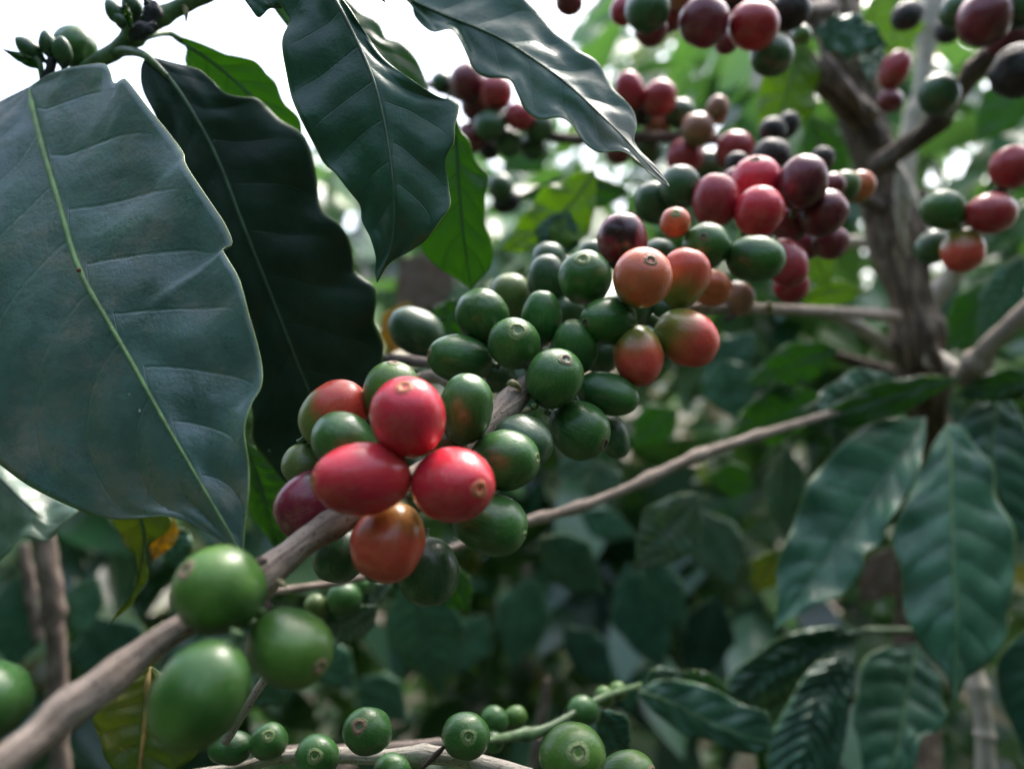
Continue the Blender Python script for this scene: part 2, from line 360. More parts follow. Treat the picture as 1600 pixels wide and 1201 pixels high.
def build_cherry(c, idx):
    rnd = random.Random(idx * 31 + 7); r = c['r'] * c['d'] / F; Lr = r * c['L']
    big = c['r'] > 30; nr, ns = (30, 36) if big else (18, 22)
    p1, p2 = rnd.uniform(0, 6.28), rnd.uniform(0, 6.28)
    ov = rnd.uniform(-.01, .085) * (-1 if c['L'] > 1.2 and rnd.random() < .7 else 1)
    def prof(th):
        ct = cos(th); rad = r * sin(th) ** .94 * (1 + ov * ct); z = Lr * ct
        z -= .035 * r * exp(-(th / .20) ** 2)
        return rad, z
    vs = [Vector((0, 0, prof(0)[1]))]; fs = []
    seedv = Vector((idx * 3.1, idx * 1.7, 0))
    for i in range(1, nr):
        th = pi * i / nr
        rad, z = prof(th)
        for k in range(ns):
            a = 2 * pi * k / ns
            q = 1 + .028 * cos(2 * a + p1) * sin(th) + (.022 if c['mat'][:3] == 'red' else .05) * noise.noise(Vector((cos(a) * sin(th), sin(a) * sin(th), cos(th))) * 1.6 + seedv)
            if c['mat'] == 'black': q += .05 * noise.noise(Vector((cos(a) * 3, sin(a) * 3, cos(th) * 2)) + seedv)
            vs.append(Vector((rad * cos(a) * q, rad * sin(a) * q * .97, z * (1 + .01 * sin(a + p2)))))
    rows = nr - 1
    for k in range(ns): fs.append((0, 1 + k, 1 + (k + 1) % ns))
    for i in range(rows - 1):
        for k in range(ns):
            a, b = 1 + i * ns + k, 1 + i * ns + (k + 1) % ns; fs.append((a, a + ns, b + ns, b))
    fs.append(tuple(1 + (rows - 1) * ns + k for k in range(ns))[::-1])
    o = empty('coffee_cherry', P(c['x'], c['y'], c['d']))
    sk = mesh_obj('skin', vs, fs, FM[c['mat']]); sk.parent = o
    if c['r'] > 19:      # short stalk at the base
        stv, stf = [], []
        for (zz, rr) in ((-Lr * .96, .19), (-Lr * 1.05, .13), (-Lr * 1.15, .12), (-Lr * 1.26, .16)):
            for k in range(10): a = 2 * pi * k / 10; stv.append(Vector((rr * r * cos(a), rr * r * sin(a), zz)))
        for i in range(3):
            for k in range(10): a, b = i * 10 + k, i * 10 + (k + 1) % 10; stf.append((a, a + 10, b + 10, b))
        stf.append(tuple(range(30, 40))[::-1])
        sk = mesh_obj('stalk', stv, stf, M['gstem']); sk.parent = o
    ax = A(*c['ax']); q = ax.to_track_quat('Z', 'Y'); o.rotation_mode = 'QUATERNION'; o.rotation_quaternion = q
    tag(o, c['label'], 'coffee cherry', c['group'])
    if c['scar']:
        sv, sf, su = [], [], []; NR = 9; NS = 24; TH = c['ss']
        for i in range(NR + 1):
            f = i / NR; th = TH * f
            rad, z = prof(max(th, 1e-4))
            lift = r * (.012 + .028 * exp(-((f - .55) / .12) ** 2) - .07 * exp(-(f / .16) ** 2) - .02 * (f > .95))
            for k in range(NS):
                a = 2 * pi * k / NS; jit = 1 + .06 * sin(3 * a + p1) * f
                sv.append(Vector((rad * jit * cos(a), rad * jit * sin(a) * .97, z + lift))); su.append((f, k / NS))
        for i in range(NR):
            for k in range(NS):
                a, b = i * NS + k, i * NS + (k + 1) % NS; sf.append((a, a + NS, b + NS, b))
        s = mesh_obj('calyx_scar', sv, sf, SM[c['scar']], None, su); s.parent = o

exec_order = None
# ================================================================== THE SETTING
# ground
gm, t, b, N, L = newmat('soil and leaf litter'); tc = N('ShaderNodeTexCoord'); ob = tc.outputs['Object']
g1 = nz(t, ob, 1.3, 5, .6); g2 = nz(t, ob, 14, 5, .7)
cc = mixc(t, mapr(t, g2, .35, .65), (.05, .036, .026), (.16, .12, .09)); cc = mixc(t, mapr(t, g1, .5, .62), cc, (.04, .07, .02)); L(cc, b.inputs['Base Color'])
b.inputs['Roughness'].default_value = .95; bump(t, b, g2, .05)
S = 40; nG = 60; gv = []; gf = []
for j in range(nG + 1):
    for i in range(nG + 1):
        x, y = (i / nG - .5) * 2 * S, (j / nG - .5) * 2 * S; gv.append((x, y, .12 * noise.noise(Vector((x * .4, y * .4, 0)))))
for j in range(nG):
    for i in range(nG): a = j * (nG + 1) + i; gf.append((a, a + 1, a + nG + 2, a + nG + 1))
tag(mesh_obj('ground', gv, gf, gm), 'brown soil under the coffee shrubs', None, None, 'structure')

# foliage mass of the shrubs behind
def foliage_mass():
    rnd = random.Random(5); vs, fs, tone = [], [], []
    prof = [(0, .05), (.12, .62), (.3, .95), (.5, 1), (.7, .85), (.88, .38), (1, .03)]
    def add(c, L, Wd, direc, nrm, tn, fold):
        side = direc.cross(nrm).normalized(); nrm = side.cross(direc).normalized(); b0 = len(vs); curl = rnd.uniform(.05, .35)
        for (u, wf) in prof:
            ctr = c + direc * (L * u) - nrm * (curl * L * u * u)
            for v in (-1, -.5, 0, .5, 1):
                rip = .05 * Wd * sin(u * 26 + v) * abs(v)
                vs.append(ctr + side * (Wd * wf * v) + nrm * (abs(v) * fold * Wd * wf + rip)); 
        for i in range(len(prof) - 1):
            for k in range(4):
                a = b0 + i * 5 + k; fs.append((a, a + 1, a + 6, a + 5)); tone.append(tn)
    cnt = 0; tries = 0
    while cnt < 15000 and tries < 400000:
        tries += 1
        y = .85 + 3.4 * rnd.random() ** 1.1; x = rnd.uniform(-1.0, 1.0) * (y * .80 + .2)
        e = rnd.uniform(-.72, .62); z = 1.3 + e * y
        if z < .1: continue
        sx = x / y
        # skyline: low on the left, up to the top of the frame on the right, with gaps
        if sx < .10: top = .345 + .05 * noise.noise(Vector((sx * 9, 3, 0))) + .03 * sx
        else: top = .56
        top += .06 * noise.noise(Vector((sx * 14, y * 2, 1)))
        if e > top: continue
        if sx >= .10 and e > .12:
            g = noise.noise(Vector((sx * 8.5, e * 8.5, 4.2))) 
            if y > 1.5 or g > .05 + (e - .12) * .25 and True: 
                if g > (.16 if sx < .42 else .34) + max(0, .32 - e) * 2: continue
            if rnd.random() < .2: continue
        if sx < .1 and e > .12 and rnd.random() < .12: continue
        cl = noise.noise(Vector((x * 4.2, y * 1.6, z * 4.2)))
        if cl < (-.02 if e < .1 else -.16) and rnd.random() < .88: continue
        L = rnd.uniform(.07, .14); a = rnd.uniform(0, 2 * pi); 
        direc = Vector((cos(a), sin(a), rnd.uniform(-1.1, .15))).normalized()
        nrm = Vector((rnd.uniform(-.6, .6), rnd.uniform(-.9, .4), rnd.uniform(.3, 1))).normalized()
        if abs(direc.dot(nrm)) > .9: continue
        tn = rnd.random()
        add(Vector((x, y, z)), L, L * rnd.uniform(.19, .25), direc, nrm, tn, rnd.uniform(.0, .35)); cnt += 1
    cnt = 0
    while cnt < 10000:          # unseen leaves added behind and beside the camera to darken the fruit undersides
        ang = rnd.uniform(0, 2 * pi); rr = rnd.uniform(.45, 1.8); x, y = rr * sin(ang), rr * cos(ang)
        if y > -.08 and abs(x) < y * 1.35 + .30: continue
        e = rnd.uniform(-1.2, .70 if y < .2 else .35); z = 1.3 + e * rr
        if z < .25: continue
        L = rnd.uniform(.10, .17); a = rnd.uniform(0, 2 * pi); direc = Vector((cos(a), sin(a), rnd.uniform(-1.1, .15))).normalized()
        nrm = Vector((rnd.uniform(-.6, .6), rnd.uniform(-.6, .6), rnd.uniform(.3, 1))).normalized()
        if abs(direc.dot(nrm)) > .9: continue
        add(Vector((x, y, z)), L, L * rnd.uniform(.2, .26), direc, nrm, rnd.random(), rnd.uniform(0, .35)); cnt += 1
    m, t, b, N, Lk = newmat('mixed shrub leaves')
    at = N('ShaderNodeAttribute'); at.attribute_name = 'tone'
    r = N('ShaderNodeValToRGB'); e_ = r.color_ramp.elements; e_[0].position = 0; e_[0].color = (.010, .038, .025, 1)
    for p, c in ((.40, (.026, .090, .042)), (.62, (.055, .165, .060)), (.76, (.12, .24, .15)), (.86, (.14, .28, .05)), (.94, (.26, .36, .22)), (.98, (.40, .30, .03)), (1.0, (.34, .24, .19))):
        k = e_.new(min(p, .999)); k.color = (*c, 1)
    Lk(at.outputs['Fac'], r.inputs[0]); Lk(r.outputs[0], b.inputs['Base Color'])
    b.inputs['Roughness'].default_value = .30; b.inputs['Specular IOR Level'].default_value = .9
    tr = N('ShaderNodeBsdfTranslucent'); Lk(mixc(t, .75, r.outputs[0], (.12, .30, .03)), tr.inputs[0]); mx = N('ShaderNodeMixShader'); mx.inputs[0].default_value = .3
    Lk(b.outputs[0], mx.inputs[1]); Lk(tr.outputs[0], mx.inputs[2]); Lk(mx.outputs[0], t.nodes['Material Output'].inputs[0])
    o = mesh_obj('foliage', vs, fs, m); a = o.data.attributes.new('tone', 'FLOAT', 'FACE'); a.data.foreach_set('value', tone)
    tag(o, 'blurred mass of coffee shrub leaves far behind the branches', 'foliage', None, 'stuff')
foliage_mass()

# ================================================================== BRANCHES
GB = 'coffee plant branches'
def br(pts, m, label, name='coffee_branch', **kw): return tag(tube(name, pts, M[m], **kw), label, 'branch', GB)
main = br([(-60, 1232, .098, 62), (0, 1196, .101, 56), (60, 1150, .105, 54), (100, 1112, .108, 58), (150, 1078, .111, 50), (215, 1025, .116, 44), (290, 975, .121, 43), (350, 945, .125, 44), (405, 905, .130, 50),
   (435, 880, .133, 46), (490, 838, .138, 41), (560, 795, .144, 40), (650, 745, .152, 38), (735, 688, .161, 35), (785, 640, .169, 34), (835, 592, .183, 34), (900, 545, .203, 30), (1000, 500, .220, 26), (1110, 482, .235, 20), (1230, 484, .28, 18), (1320, 488, .33, 17), (1400, 494, .385, 20)],
   'bark', 'thick brown branch from the bottom left corner carrying the front red and green cherries', n=190, seg=20, nodes=(.17, .33, .42, .55, .62), node_amp=.26, rough=.05)
# node details on the main branch: dark bud scar and dry bracts
tube('bud_scar', [(395, 882, .1275, 6), (404, 878, .1265, 16), (416, 876, .1275, 8)], M['barkdk'], main, 10, 14)
tube('bud_scar', [(408, 938, .129, 20), (416, 950, .128, 20), (420, 962, .129, 10)], M['barkdk'], main, 10, 14)
tube('dry_bract', [(792, 600, .170, 3), (799, 598, .169, 12), (808, 602, .170, 10), (815, 612, .171, 3)], M['husk'], main, 8, 14)
tube('dry_bract', [(810, 650, .171, 3), (822, 641, .170, 10), (832, 638, .171, 6)], M['husk'], main, 8, 14)
for i, (x, y, d) in enumerate([(868, 560, .190), (905, 588, .186), (760, 668, .160), (690, 728, .152), (645, 770, .146), (975, 528, .204), (1040, 515, .212), (432, 905, .128), (1150, 492, .24), (1205, 488, .262)]):
    a = i * 1.9; tube('dry_bract', [(x, y, d, 3), (x + 9 * cos(a), y + 7 * sin(a), d - .001, 10), (x + 17 * cos(a), y + 14 * sin(a), d - .002, 7), (x + 22 * cos(a), y + 20 * sin(a), d - .002, 2)], M['husk'] if i % 2 else M['barkdk'], main, 8, 14, rough=.2, seed=i)
br([(415, 925, .215, 13.94), (470, 918, .222, 12.3), (560, 903, .232, 12.3), (690, 862, .245, 12.3), (820, 816, .26, 14.76), (868, 803, .266, 15.58), (925, 785, .272, 14.76), (990, 758, .28, 15.58), (1060, 725, .29, 16.4), (1105, 706, .297, 15.58), (1180, 682, .31, 13.94), (1280, 652, .33, 13.94), (1370, 622, .35, 16.4), (1440, 596, .385, 21.32)],
   'bark', 'thin pale brown branch with joints passing behind the cherries towards the lower trunk', n=150, nodes=(.41, .47, .58, .66, .75), node_amp=.38)
br([(68, 835, .33, 28), (78, 900, .33, 34), (86, 985, .33, 30), (90, 1060, .33, 30), (92, 1140, .33, 28), (96, 1230, .33, 32)], 'barkmid', 'upright mottled grey stem at the left edge below the pale leaf', nodes=(.3, .62), node_amp=.2, rough=.1)
br([(36, 850, .48, 16), (48, 920, .48, 20), (60, 1000, .48, 16)], 'barkmid', 'faint pale stem just left of the mottled grey stem', rough=.1)
br([(352, 1160, .175, 14), (385, 1105, .175, 13), (420, 1050, .176, 14)], 'bark', 'short pinkish twig rising below the two lower left green cherries')
low = br([(300, 1212, .185, 20), (375, 1200, .183, 18), (440, 1182, .182, 20), (530, 1180, .18, 24), (600, 1182, .178, 22), (665, 1178, .175, 26), (740, 1190, .175, 28), (830, 1215, .175, 28)],
   'barkpale', 'beige twig along the bottom edge carrying small green cherries', nodes=(.35, .68), node_amp=.25, n=90)
tube('thorn_stub', [(660, 1200, .172, 6), (680, 1180, .170, 10), (694, 1166, .170, 6)], M['barkdk'], low, 8, 12)
br([(440, 1172, .22, 14), (560, 1170, .22, 15), (640, 1166, .22, 17), (700, 1162, .215, 17), (760, 1172, .21, 12)], 'bark', 'second pinkish twig just above the beige twig at the bottom')
br([(760, 1158, .20, 10), (800, 1150, .21, 17), (850, 1140, .215, 17), (890, 1118, .22, 11), (940, 1090, .23, 12), (1000, 1070, .25, 9)], 'gstem', 'young green shoot leading to the pale rounded leaf near the bottom', nodes=(.25, .6))
br([(856, 1060, .42, 9), (852, 1085, .42, 14), (843, 1150, .42, 16)], 'barkmid', 'short pale peg standing behind the young green shoot')
br([(842, 1150, .36, 10), (838, 1165, .36, 13), (825, 1235, .36, 14)], 'barkmid', 'short beige stick at the bottom between the cherries')
br([(590, 560, .235, 12), (630, 562, .225, 16), (690, 572, .205, 16), (760, 600, .19, 14)], 'barkdk', 'short dark twig behind the single dark green cherry')
br([(620, 600, .21, 12), (690, 590, .20, 22), (730, 640, .19, 14)], 'bark', 'grey side shoot behind the round green cherry above the reds')
trunk = tag(empty('coffee_tree', P(1440, 620, .41)), 'rough dark brown trunk standing upright on the right side', 'tree')
tube('trunk', [(1285, -40, .40, 96), (1302, 20, .40, 78), (1324, 90, .40, 58), (1345, 160, .40, 56), (1368, 240, .40, 60), (1382, 310, .40, 64), (1401, 400, .40, 68), (1422, 480, .40, 70), (1438, 550, .40, 68), (1446, 610, .42, 66), (1440, 760, .50, 56), (1430, 1000, .56, 60), (1425, 1400, .5, 95)],
   M['trunk'], trunk, seg=48, n=260, rough=.17, nodes=(.16, .30), node_amp=.12)
tube('limb_stub', [(1348, 190, .385, 50), (1310, 150, .375, 40), (1275, 115, .37, 34), (1240, 72, .365, 26), (1232, 50, .36, 16)], M['trunk'], trunk, 18, 50, rough=.14)
tube('bark_flap', [(1280, 70, .372, 6), (1300, 108, .367, 18), (1330, 150, .369, 22), (1352, 190, .380, 8)], M['barkmid'], trunk, 12, 30, rough=.16)
tube('bark_flap', [(1400, 250, .37, 8), (1412, 300, .366, 26), (1408, 350, .37, 14), (1420, 400, .375, 6)], M['barkpale'], trunk, 12, 30, rough=.18)
tube('bark_flap', [(1432, 470, .375, 8), (1452, 530, .368, 22), (1470, 585, .37, 14), (1480, 610, .378, 6)], M['trunk'], trunk, 12, 30, rough=.18)
br([(1372, 258, .375, 34), (1420, 225, .35, 30), (1465, 190, .33, 30), (1500, 140, .315, 28), (1535, 95, .305, 32), (1575, 72, .30, 26), (1640, 60, .29, 26)], 'trunk', 'brown side branch climbing from the trunk to the top right corner', nodes=(.35, .62), rough=.09, node_amp=.25)
br([(1470, -30, .50, 34), (1455, 20, .50, 34), (1448, 80, .50, 26), (1436, 150, .50, 24), (1418, 230, .50, 30), (1412, 300, .50, 36), (1440, 380, .5, 30)], 'barkpale', 'pale straight stem behind the trunk in the white gap at upper right', nodes=(.2, .5), rough=.08)
br([(1500, 592, .36, 30), (1530, 562, .345, 34), (1560, 525, .335, 28), (1640, 455, .32, 30)], 'bark', 'smooth grey brown branch slanting to the right edge', nodes=(.2,), rough=.06)
br([(1455, 560, .38, 34), (1500, 580, .365, 26), (1550, 595, .355, 26), (1600, 612, .345, 24), (1660, 640, .34, 22)], 'barkpale', 'pale branch running from the trunk down to the right edge', rough=.07)
br([(1420, 578, .42, 24), (1375, 535, .40, 22), (1320, 498, .385, 20), (1275, 488, .37, 14)], 'barkpale', 'short pale side branch left of the trunk under the main branch')
br([(1415, 585, .44, 20), (1350, 568, .42, 18), (1290, 550, .41, 14)], 'trunk', 'dim lower side stub left of the trunk base')
br([(1455, 470, .47, 34), (1490, 425, .46, 32), (1530, 360, .44, 26), (1570, 300, .42, 20), (1620, 210, .41, 24)], 'barkpale', 'blurred pale branch rising behind the right hand cherries')
br([(1300, 385, .46, 16), (1330, 378, .46, 20), (1380, 382, .46, 18)], 'barkpale', 'short blurred stick just left of the trunk beside the maroon cherries')
br([(1520, 1040, .37, 26), (1530, 1085, .365, 28), (1538, 1140, .36, 26), (1542, 1230, .355, 32)], 'barkpale', 'pale jointed cane at the bottom right corner', nodes=(.18, .58), node_amp=.22)
br([(1590, -30, .27, 22), (1560, 10, .272, 20), (1540, 62, .285, 18)], 'barkdk', 'dark twig above the large maroon cherry in the top right corner')
br([(960, -40, .26, 14), (1040, -25, .26, 18), (1150, -5, .265, 18), (1250, 12, .30, 18), (1300, 10, .38, 24)], 'barkdk', 'dark twig along the top edge holding the upper maroon cherries')
br([(640, 120, .40, 10), (760, 170, .37, 16), (870, 215, .35, 16), (1000, 215, .33, 18), (1130, 220, .33, 18), (1260, 270, .35, 20), (1390, 330, .40, 24)], 'barkdk', 'shaded branch behind carrying the blurred cherries under the pointed leaf')
br([(1440, 300, .30, 10), (1500, 350, .285, 16), (1560, 300, .275, 16), (1620, 240, .27, 18)], 'barkdk', 'dark twig holding the cherries at the right edge')
# top left green shoot
shoot = br([(420, -70, .20, 30), (350, -22, .20, 26), (300, 2, .20, 24), (255, 25, .20, 26), (215, 52, .20, 30), (185, 76, .20, 26), (150, 98, .20, 24), (110, 128, .205, 20), (60, 150, .21, 16)], 'gstem', 'thick green shoot tip crossing the white sky at top left', n=90, seg=16, nodes=(.45, .58), node_amp=.22, rough=.05)
def bud(x, y, d, r, ax, m, parent):
    b_ = A(*ax); o = tube3('flower_bud', [P(x, y, d) - b_ * (r * 2.4 - i * r * .34) for i in range(13)], [r * k for k in (.16, .18, .22, .34, .55, .78, .94, 1, .98, .9, .75, .55, .2)], m, parent, 14, rough=.05, seed=x)
    return o
for i, (x, y, r, ax) in enumerate([(48, 78, .0024, (-.6, .5, .3)), (76, 72, .0022, (-.1, .9, .3)), (98, 84, .0025, (.2, .8, .5)), (182, 22, .0023, (-.5, .8, .3)), (207, 12, .0024, (-.1, .9, .3)), (193, 36, .0018, (-.6, .6, .5))]):
    bud(x, y, .195, r, ax, FM['dgreen'], shoot)
tube('shrivelled_flower', [(222, 46, .195, 22), (232, 28, .194, 26), (240, 12, .194, 20), (228, 2, .194, 14)], M['black'], shoot, 12, 30, rough=.3, seed=4)
tube('shrivelled_flower', [(205, 60, .193, 12), (222, 50, .192, 20), (244, 38, .193, 14)], M['black'], shoot, 12, 20, rough=.3, seed=9)
tube('bud_stalk', [(66, 128, .196, 8), (78, 108, .195, 14), (82, 92, .195, 14)], M['black'], shoot, 10, 16, rough=.2)
tube('bud_stalk', [(66, 132, .196, 6), (62, 100, .195, 10), (50, 86, .195, 10)], M['gstem'], shoot, 10, 16)
tube('bud_stalk', [(196, 60, .196, 10), (200, 40, .195, 12), (205, 25, .195, 10)], M['gstem'], shoot, 10, 16)
gleaf(70, 110, .196, 2, 76, .19, 9, 7, 'lit', 'tiny pointed bract leaf beside the buds at top left', veins=3, nu=20, nv=4, ribpart=False)
gleaf(203, 44, .193, 196, 4, .19, 6, 5, 'lit', 'tiny light green bract standing among the upper buds', veins=2, nu=20, nv=4, ribpart=False)
br([(283, 0, .199, 6), (290, 14, .199, 9), (291, 34, .199, 3)], 'husk', 'tiny yellowish thorn hanging under the green shoot')

# ================================================================== HERO LEAVES
leaf([(46, 136, .193), (58, 190, .188), (88, 300, .178), (120, 410, .169), (180, 520, .160), (255, 650, .151), (325, 775, .143), (380, 866, .138)],
     [(46, 136), (0, 158), (-90, 210), (-190, 330), (-220, 470), (-170, 600), (-70, 680), (0, 726), (55, 762), (120, 796), (165, 811), (220, 809), (262, 806), (300, 818), (340, 842), (380, 866)],
     [(46, 136), (78, 116), (115, 103), (158, 98), (172, 110), (182, 134), (196, 128), (205, 132), (235, 172), (283, 234), (292, 258), (330, 315), (350, 348), (360, 378), (345, 386), (352, 400), (378, 440), (392, 490), (408, 590), (396, 630), (386, 672), (387, 730), (386, 800), (380, 866)],
     'big', 'huge dusty blue green leaf with pale midrib filling the left side', rib='rib', ribw=.0008, nv=18, nu=130, veins=9, quilt=.0008, oL=.012, oR=-.004, wave=.0008, wn=5, skew=1.5, skewL=3.4, camber=-.0012)
leaf([(228, 88, .190), (262, 120, .190), (300, 175, .191), (340, 250, .193), (385, 365, .196), (425, 465, .200), (470, 580, .205), (515, 690, .210), (530, 770, .213)],
     [(228, 88), (220, 108), (224, 142), (250, 200), (262, 290), (290, 400), (330, 500), (370, 590), (394, 640), (396, 690), (425, 732), (450, 756), (490, 772), (530, 772)],
     [(228, 88), (262, 96), (308, 106), (330, 125), (352, 148), (378, 153), (400, 152), (418, 166), (440, 188), (466, 205), (482, 226), (494, 270), (498, 310), (508, 334), (528, 348), (545, 372), (553, 404), (556, 424), (572, 438), (586, 448), (588, 470), (584, 500), (592, 520), (600, 540), (598, 570), (590, 620), (570, 700), (530, 770)],
     'dark', 'very dark green wavy leaf behind the huge dusty leaf', ribw=.0006, nv=14, nu=120, veins=10, quilt=.0008, oL=-.002, oR=.004, wave=.0015, wn=6,
     petiole=[(180, 84, .20, 18), (200, 80, .196, 15), (228, 88, .1895, 12), (262, 120, .1893, 8)])
leaf([(470, -70, .176), (520, -5, .172), (560, 70, .169), (588, 140, .167), (606, 225, .166), (616, 310, .166), (612, 380, .168), (589, 441, .170)],
     [(470, -70), (420, -30), (440, 10), (449, 28), (444, 62), (446, 100), (452, 145), (472, 188), (488, 222), (503, 252), (525, 272), (547, 300), (560, 320), (563, 345), (580, 372), (588, 400), (586, 425), (589, 441)],
     [(470, -70), (500, -40), (535, 0), (568, 48), (600, 90), (640, 126), (680, 148), (712, 156), (716, 172), (712, 198), (711, 226), (697, 250), (700, 290), (704, 322), (690, 345), (668, 372), (640, 392), (610, 412), (589, 441)],
     'mid', 'large dark leaf hanging from the top centre with a rolled right edge', ribw=.0005, nv=14, nu=120, veins=9, quilt=.0008, oL=.005, oR=.002, wave=.0012, wn=5, camber=-.001)
leaf([(560, -60, .20), (640, 0, .196), (735, 38, .192), (800, 72, .188), (865, 115, .184), (925, 170, .180), (975, 215, .176), (1012, 255, .173), (1046, 291, .171)],
     [(560, -60), (600, -30), (640, 0), (648, 22), (676, 50), (705, 52), (722, 72), (740, 105), (762, 120), (796, 128), (808, 148), (822, 170), (846, 182), (872, 184), (890, 196), (912, 222), (935, 233), (968, 234), (992, 254), (1020, 275), (1046, 292)],
     [(560, -60), (700, -60), (790, -25), (822, 4), (852, 28), (876, 60), (900, 84), (934, 98), (948, 118), (962, 142), (978, 162), (990, 180), (994, 200), (991, 218), (1006, 240), (1024, 262), (1046, 291)],
     'tip', 'green leaf reaching from the top to a long pale pointed tip over the cherries', ribw=.0005, rib='ribdark', nv=13, nu=110, veins=9.5, quilt=.0011, oL=-.002, oR=.006, wave=.001, wn=5, camber=-.001)
leaf([(400, -80, .21), (470, -30, .21), (545, 40, .21), (600, 90, .21), (660, 170, .212), (680, 260, .215)],
     [(400, -80), (420, 0), (480, 80), (540, 150), (600, 230), (680, 260)],
     [(400, -80), (480, -50), (540, -2), (565, 22), (590, 34), (604, 60), (628, 68), (648, 90), (662, 118), (672, 150), (690, 200), (680, 260)],
     'lit', 'backlit green leaf peeking out along the rolled edge of the top centre leaf', oL=-.004, oR=.004, veins=8)
leaf([(700, 150, .215), (712, 220, .215), (718, 300, .215), (726, 380, .217), (736, 452, .22)],
     [(700, 150), (660, 200), (650, 290), (664, 345), (660, 392), (680, 415), (706, 430), (736, 452)],
     [(700, 150), (718, 200), (736, 222), (742, 252), (764, 276), (758, 312), (756, 345), (770, 385), (764, 420), (736, 452)],
     'lit', 'bright green leaf hanging right of the top centre leaf above the green cherries', oL=.004, oR=-.003, veins=7, wave=.001)
leaf([(262, 52, .215), (310, 82, .215), (370, 128, .215), (420, 180, .215), (470, 240, .217)],
     [(262, 52), (290, 72), (290, 100), (320, 140), (370, 200), (430, 240), (470, 240)],
     [(262, 52), (300, 62), (330, 74), (352, 84), (372, 88), (400, 96), (418, 116), (432, 130), (444, 160), (470, 190), (470, 240)],
     'lit', 'backlit leaf between the green shoot and the very dark leaf at top left', oL=.003, oR=-.003, veins=7,
     petiole=[(205, 66, .20, 16), (235, 55, .205, 12), (262, 52, .213, 10), (285, 62, .214, 8)])
leaf([(380, -40, .18), (410, -10, .178), (428, 10, .178), (452, 8, .18)], [(380, -40), (378, -10), (392, 14), (405, 28), (420, 14), (440, 12), (452, 8)], [(380, -40), (430, -60), (470, -30), (470, -5), (452, 8)],
     'mid', 'small curled corner of a dark leaf at the top edge left of centre', veins=4, nu=40)
gleaf(560, -50, .17, 602, 4, .17, 22, 20, 'mid', 'dark leaf tip poking in at the top edge between two large leaves', veins=3, nu=24, nv=5)
# dark tear on the huge leaf's edge and a red insect gall beside its midrib
gall = tube3('insect_gall', [P(121 + i * 1.1, 420 + i * .8, .1665) for i in range(6)], [.0001, .00038, .0005, .00048, .0003, .0001], plain('red gall', (.30, .10, .07), .7, 2500), None, 10, rough=.2)
tag(gall, 'tiny reddish gall beside the midrib of the huge dusty leaf', 'gall')
# ================================================================== OTHER LEAVES
g = gleaf
leaf([(-60, 690, .23), (0, 745, .225), (45, 790, .22), (78, 815, .22), (122, 796, .22)], [(-60, 690), (-60, 800), (-20, 880), (10, 866), (36, 838), (72, 846), (98, 820), (122, 796)], [(-60, 690), (0, 700), (40, 745), (90, 780), (122, 796)],
     'pale', 'pale sage leaf below the huge leaf at the left edge', veins=6, nu=50, oL=-.006, oR=.010)
leaf([(215, 790, .215), (225, 830, .215), (222, 880, .215), (205, 930, .215), (168, 976, .215)], [(215, 790), (178, 812), (190, 840), (212, 870), (214, 905), (196, 940), (168, 976)], [(215, 790), (268, 806), (262, 830), (232, 846), (228, 880), (228, 910), (204, 945), (168, 976)],
     'olive', 'curled yellow green leaf hanging below the huge dusty leaf', veins=6, nu=60, wave=.001)
g(270, 800, .25, 236, 880, .25, 20, 22, 'yellow', 'small orange yellow leaf behind the curled yellow green leaf', seed=1)
g(262, 815, .28, 285, 900, .28, 24, 30, 'far', 'grey green leaf behind the upper of the big front green cherries', seed=1)
g(235, 1040, .19, 215, 1260, .18, 78, 95, 'olive', 'yellowing leaf with orange midrib at the bottom left behind the branch', rib='ribyellow', ribw=.0011, seed=2, veins=7)
g(255, 970, .24, 200, 1090, .24, 24, 16, 'olive', 'narrow yellow streaked leaf above the branch at lower left', rib='ribyellow', ribw=.0006, seed=3)
g(385, 690, .235, 445, 880, .235, 30, 45, 'lit', 'green leaf seen between the huge leaf and the dark maroon cherry', seed=4)
g(420, 720, .30, 400, 860, .30, 24, 28, 'pale', 'blurred pale leaf left of the dark maroon cherry', seed=4)
g(150, 965, 0.480, 190, 1080, 0.480, 60, 70, 'mid', 'large dark leaf in shade above the lower branch', seed=5)
g(30, 900, 0.480, 20, 1060, 0.480, 50, 46, 'mid', 'dark leaf in shade at the left edge beside the grey stem', seed=6)
g(640, 470, .30, 605, 560, .30, 30, 34, 'yellow', 'yellow leaf behind the single dark green cherry', seed=1)
g(720, 465, .25, 690, 540, .25, 30, 28, 'lit', 'small bright green leaf right of the single dark green cherry', seed=7)
g(930, 265, .30, 770, 395, .30, 46, 52, 'bright', 'bright green leaf slanting behind the green cherries', seed=2, wave=.002, bend=-.2)
g(985, 300, .34, 800, 310, .34, 24, 34, 'lit', 'green leaf lying level behind the pointed leaf tip', seed=5, bend=.1)
g(890, 330, .30, 845, 420, .30, 34, 36, 'mid', 'dark shaded leaf just above the green cherries', seed=8)
g(1000, 330, .31, 950, 400, .31, 30, 26, 'olive', 'yellow tinged leaf behind the small orange cherry', seed=3)
g(1260, 60, .36, 1190, 260, .36, 44, 46, 'bright', 'yellow green leaf left of the trunk top', seed=1, wave=.002)
g(1265, 180, .42, 1320, 300, .42, 34, 36, 'lit', 'green leaf close against the left side of the trunk', seed=4)
g(1400, -30, .38, 1395, 110, .38, 50, 46, 'bright', 'bright green leaf behind the black cherry at upper right', seed=3)
g(1272, 45, .33, 1392, 78, .33, 46, 24, 'far', 'crumpled teal leaf in front of the upper trunk', seed=3, quilt=.0016, bend=-.25, wave=.0015)
g(1370, 60, .34, 1355, 130, .33, 20, 18, 'far', 'small folded teal leaf hanging at the trunk fork', seed=9, quilt=.0012)
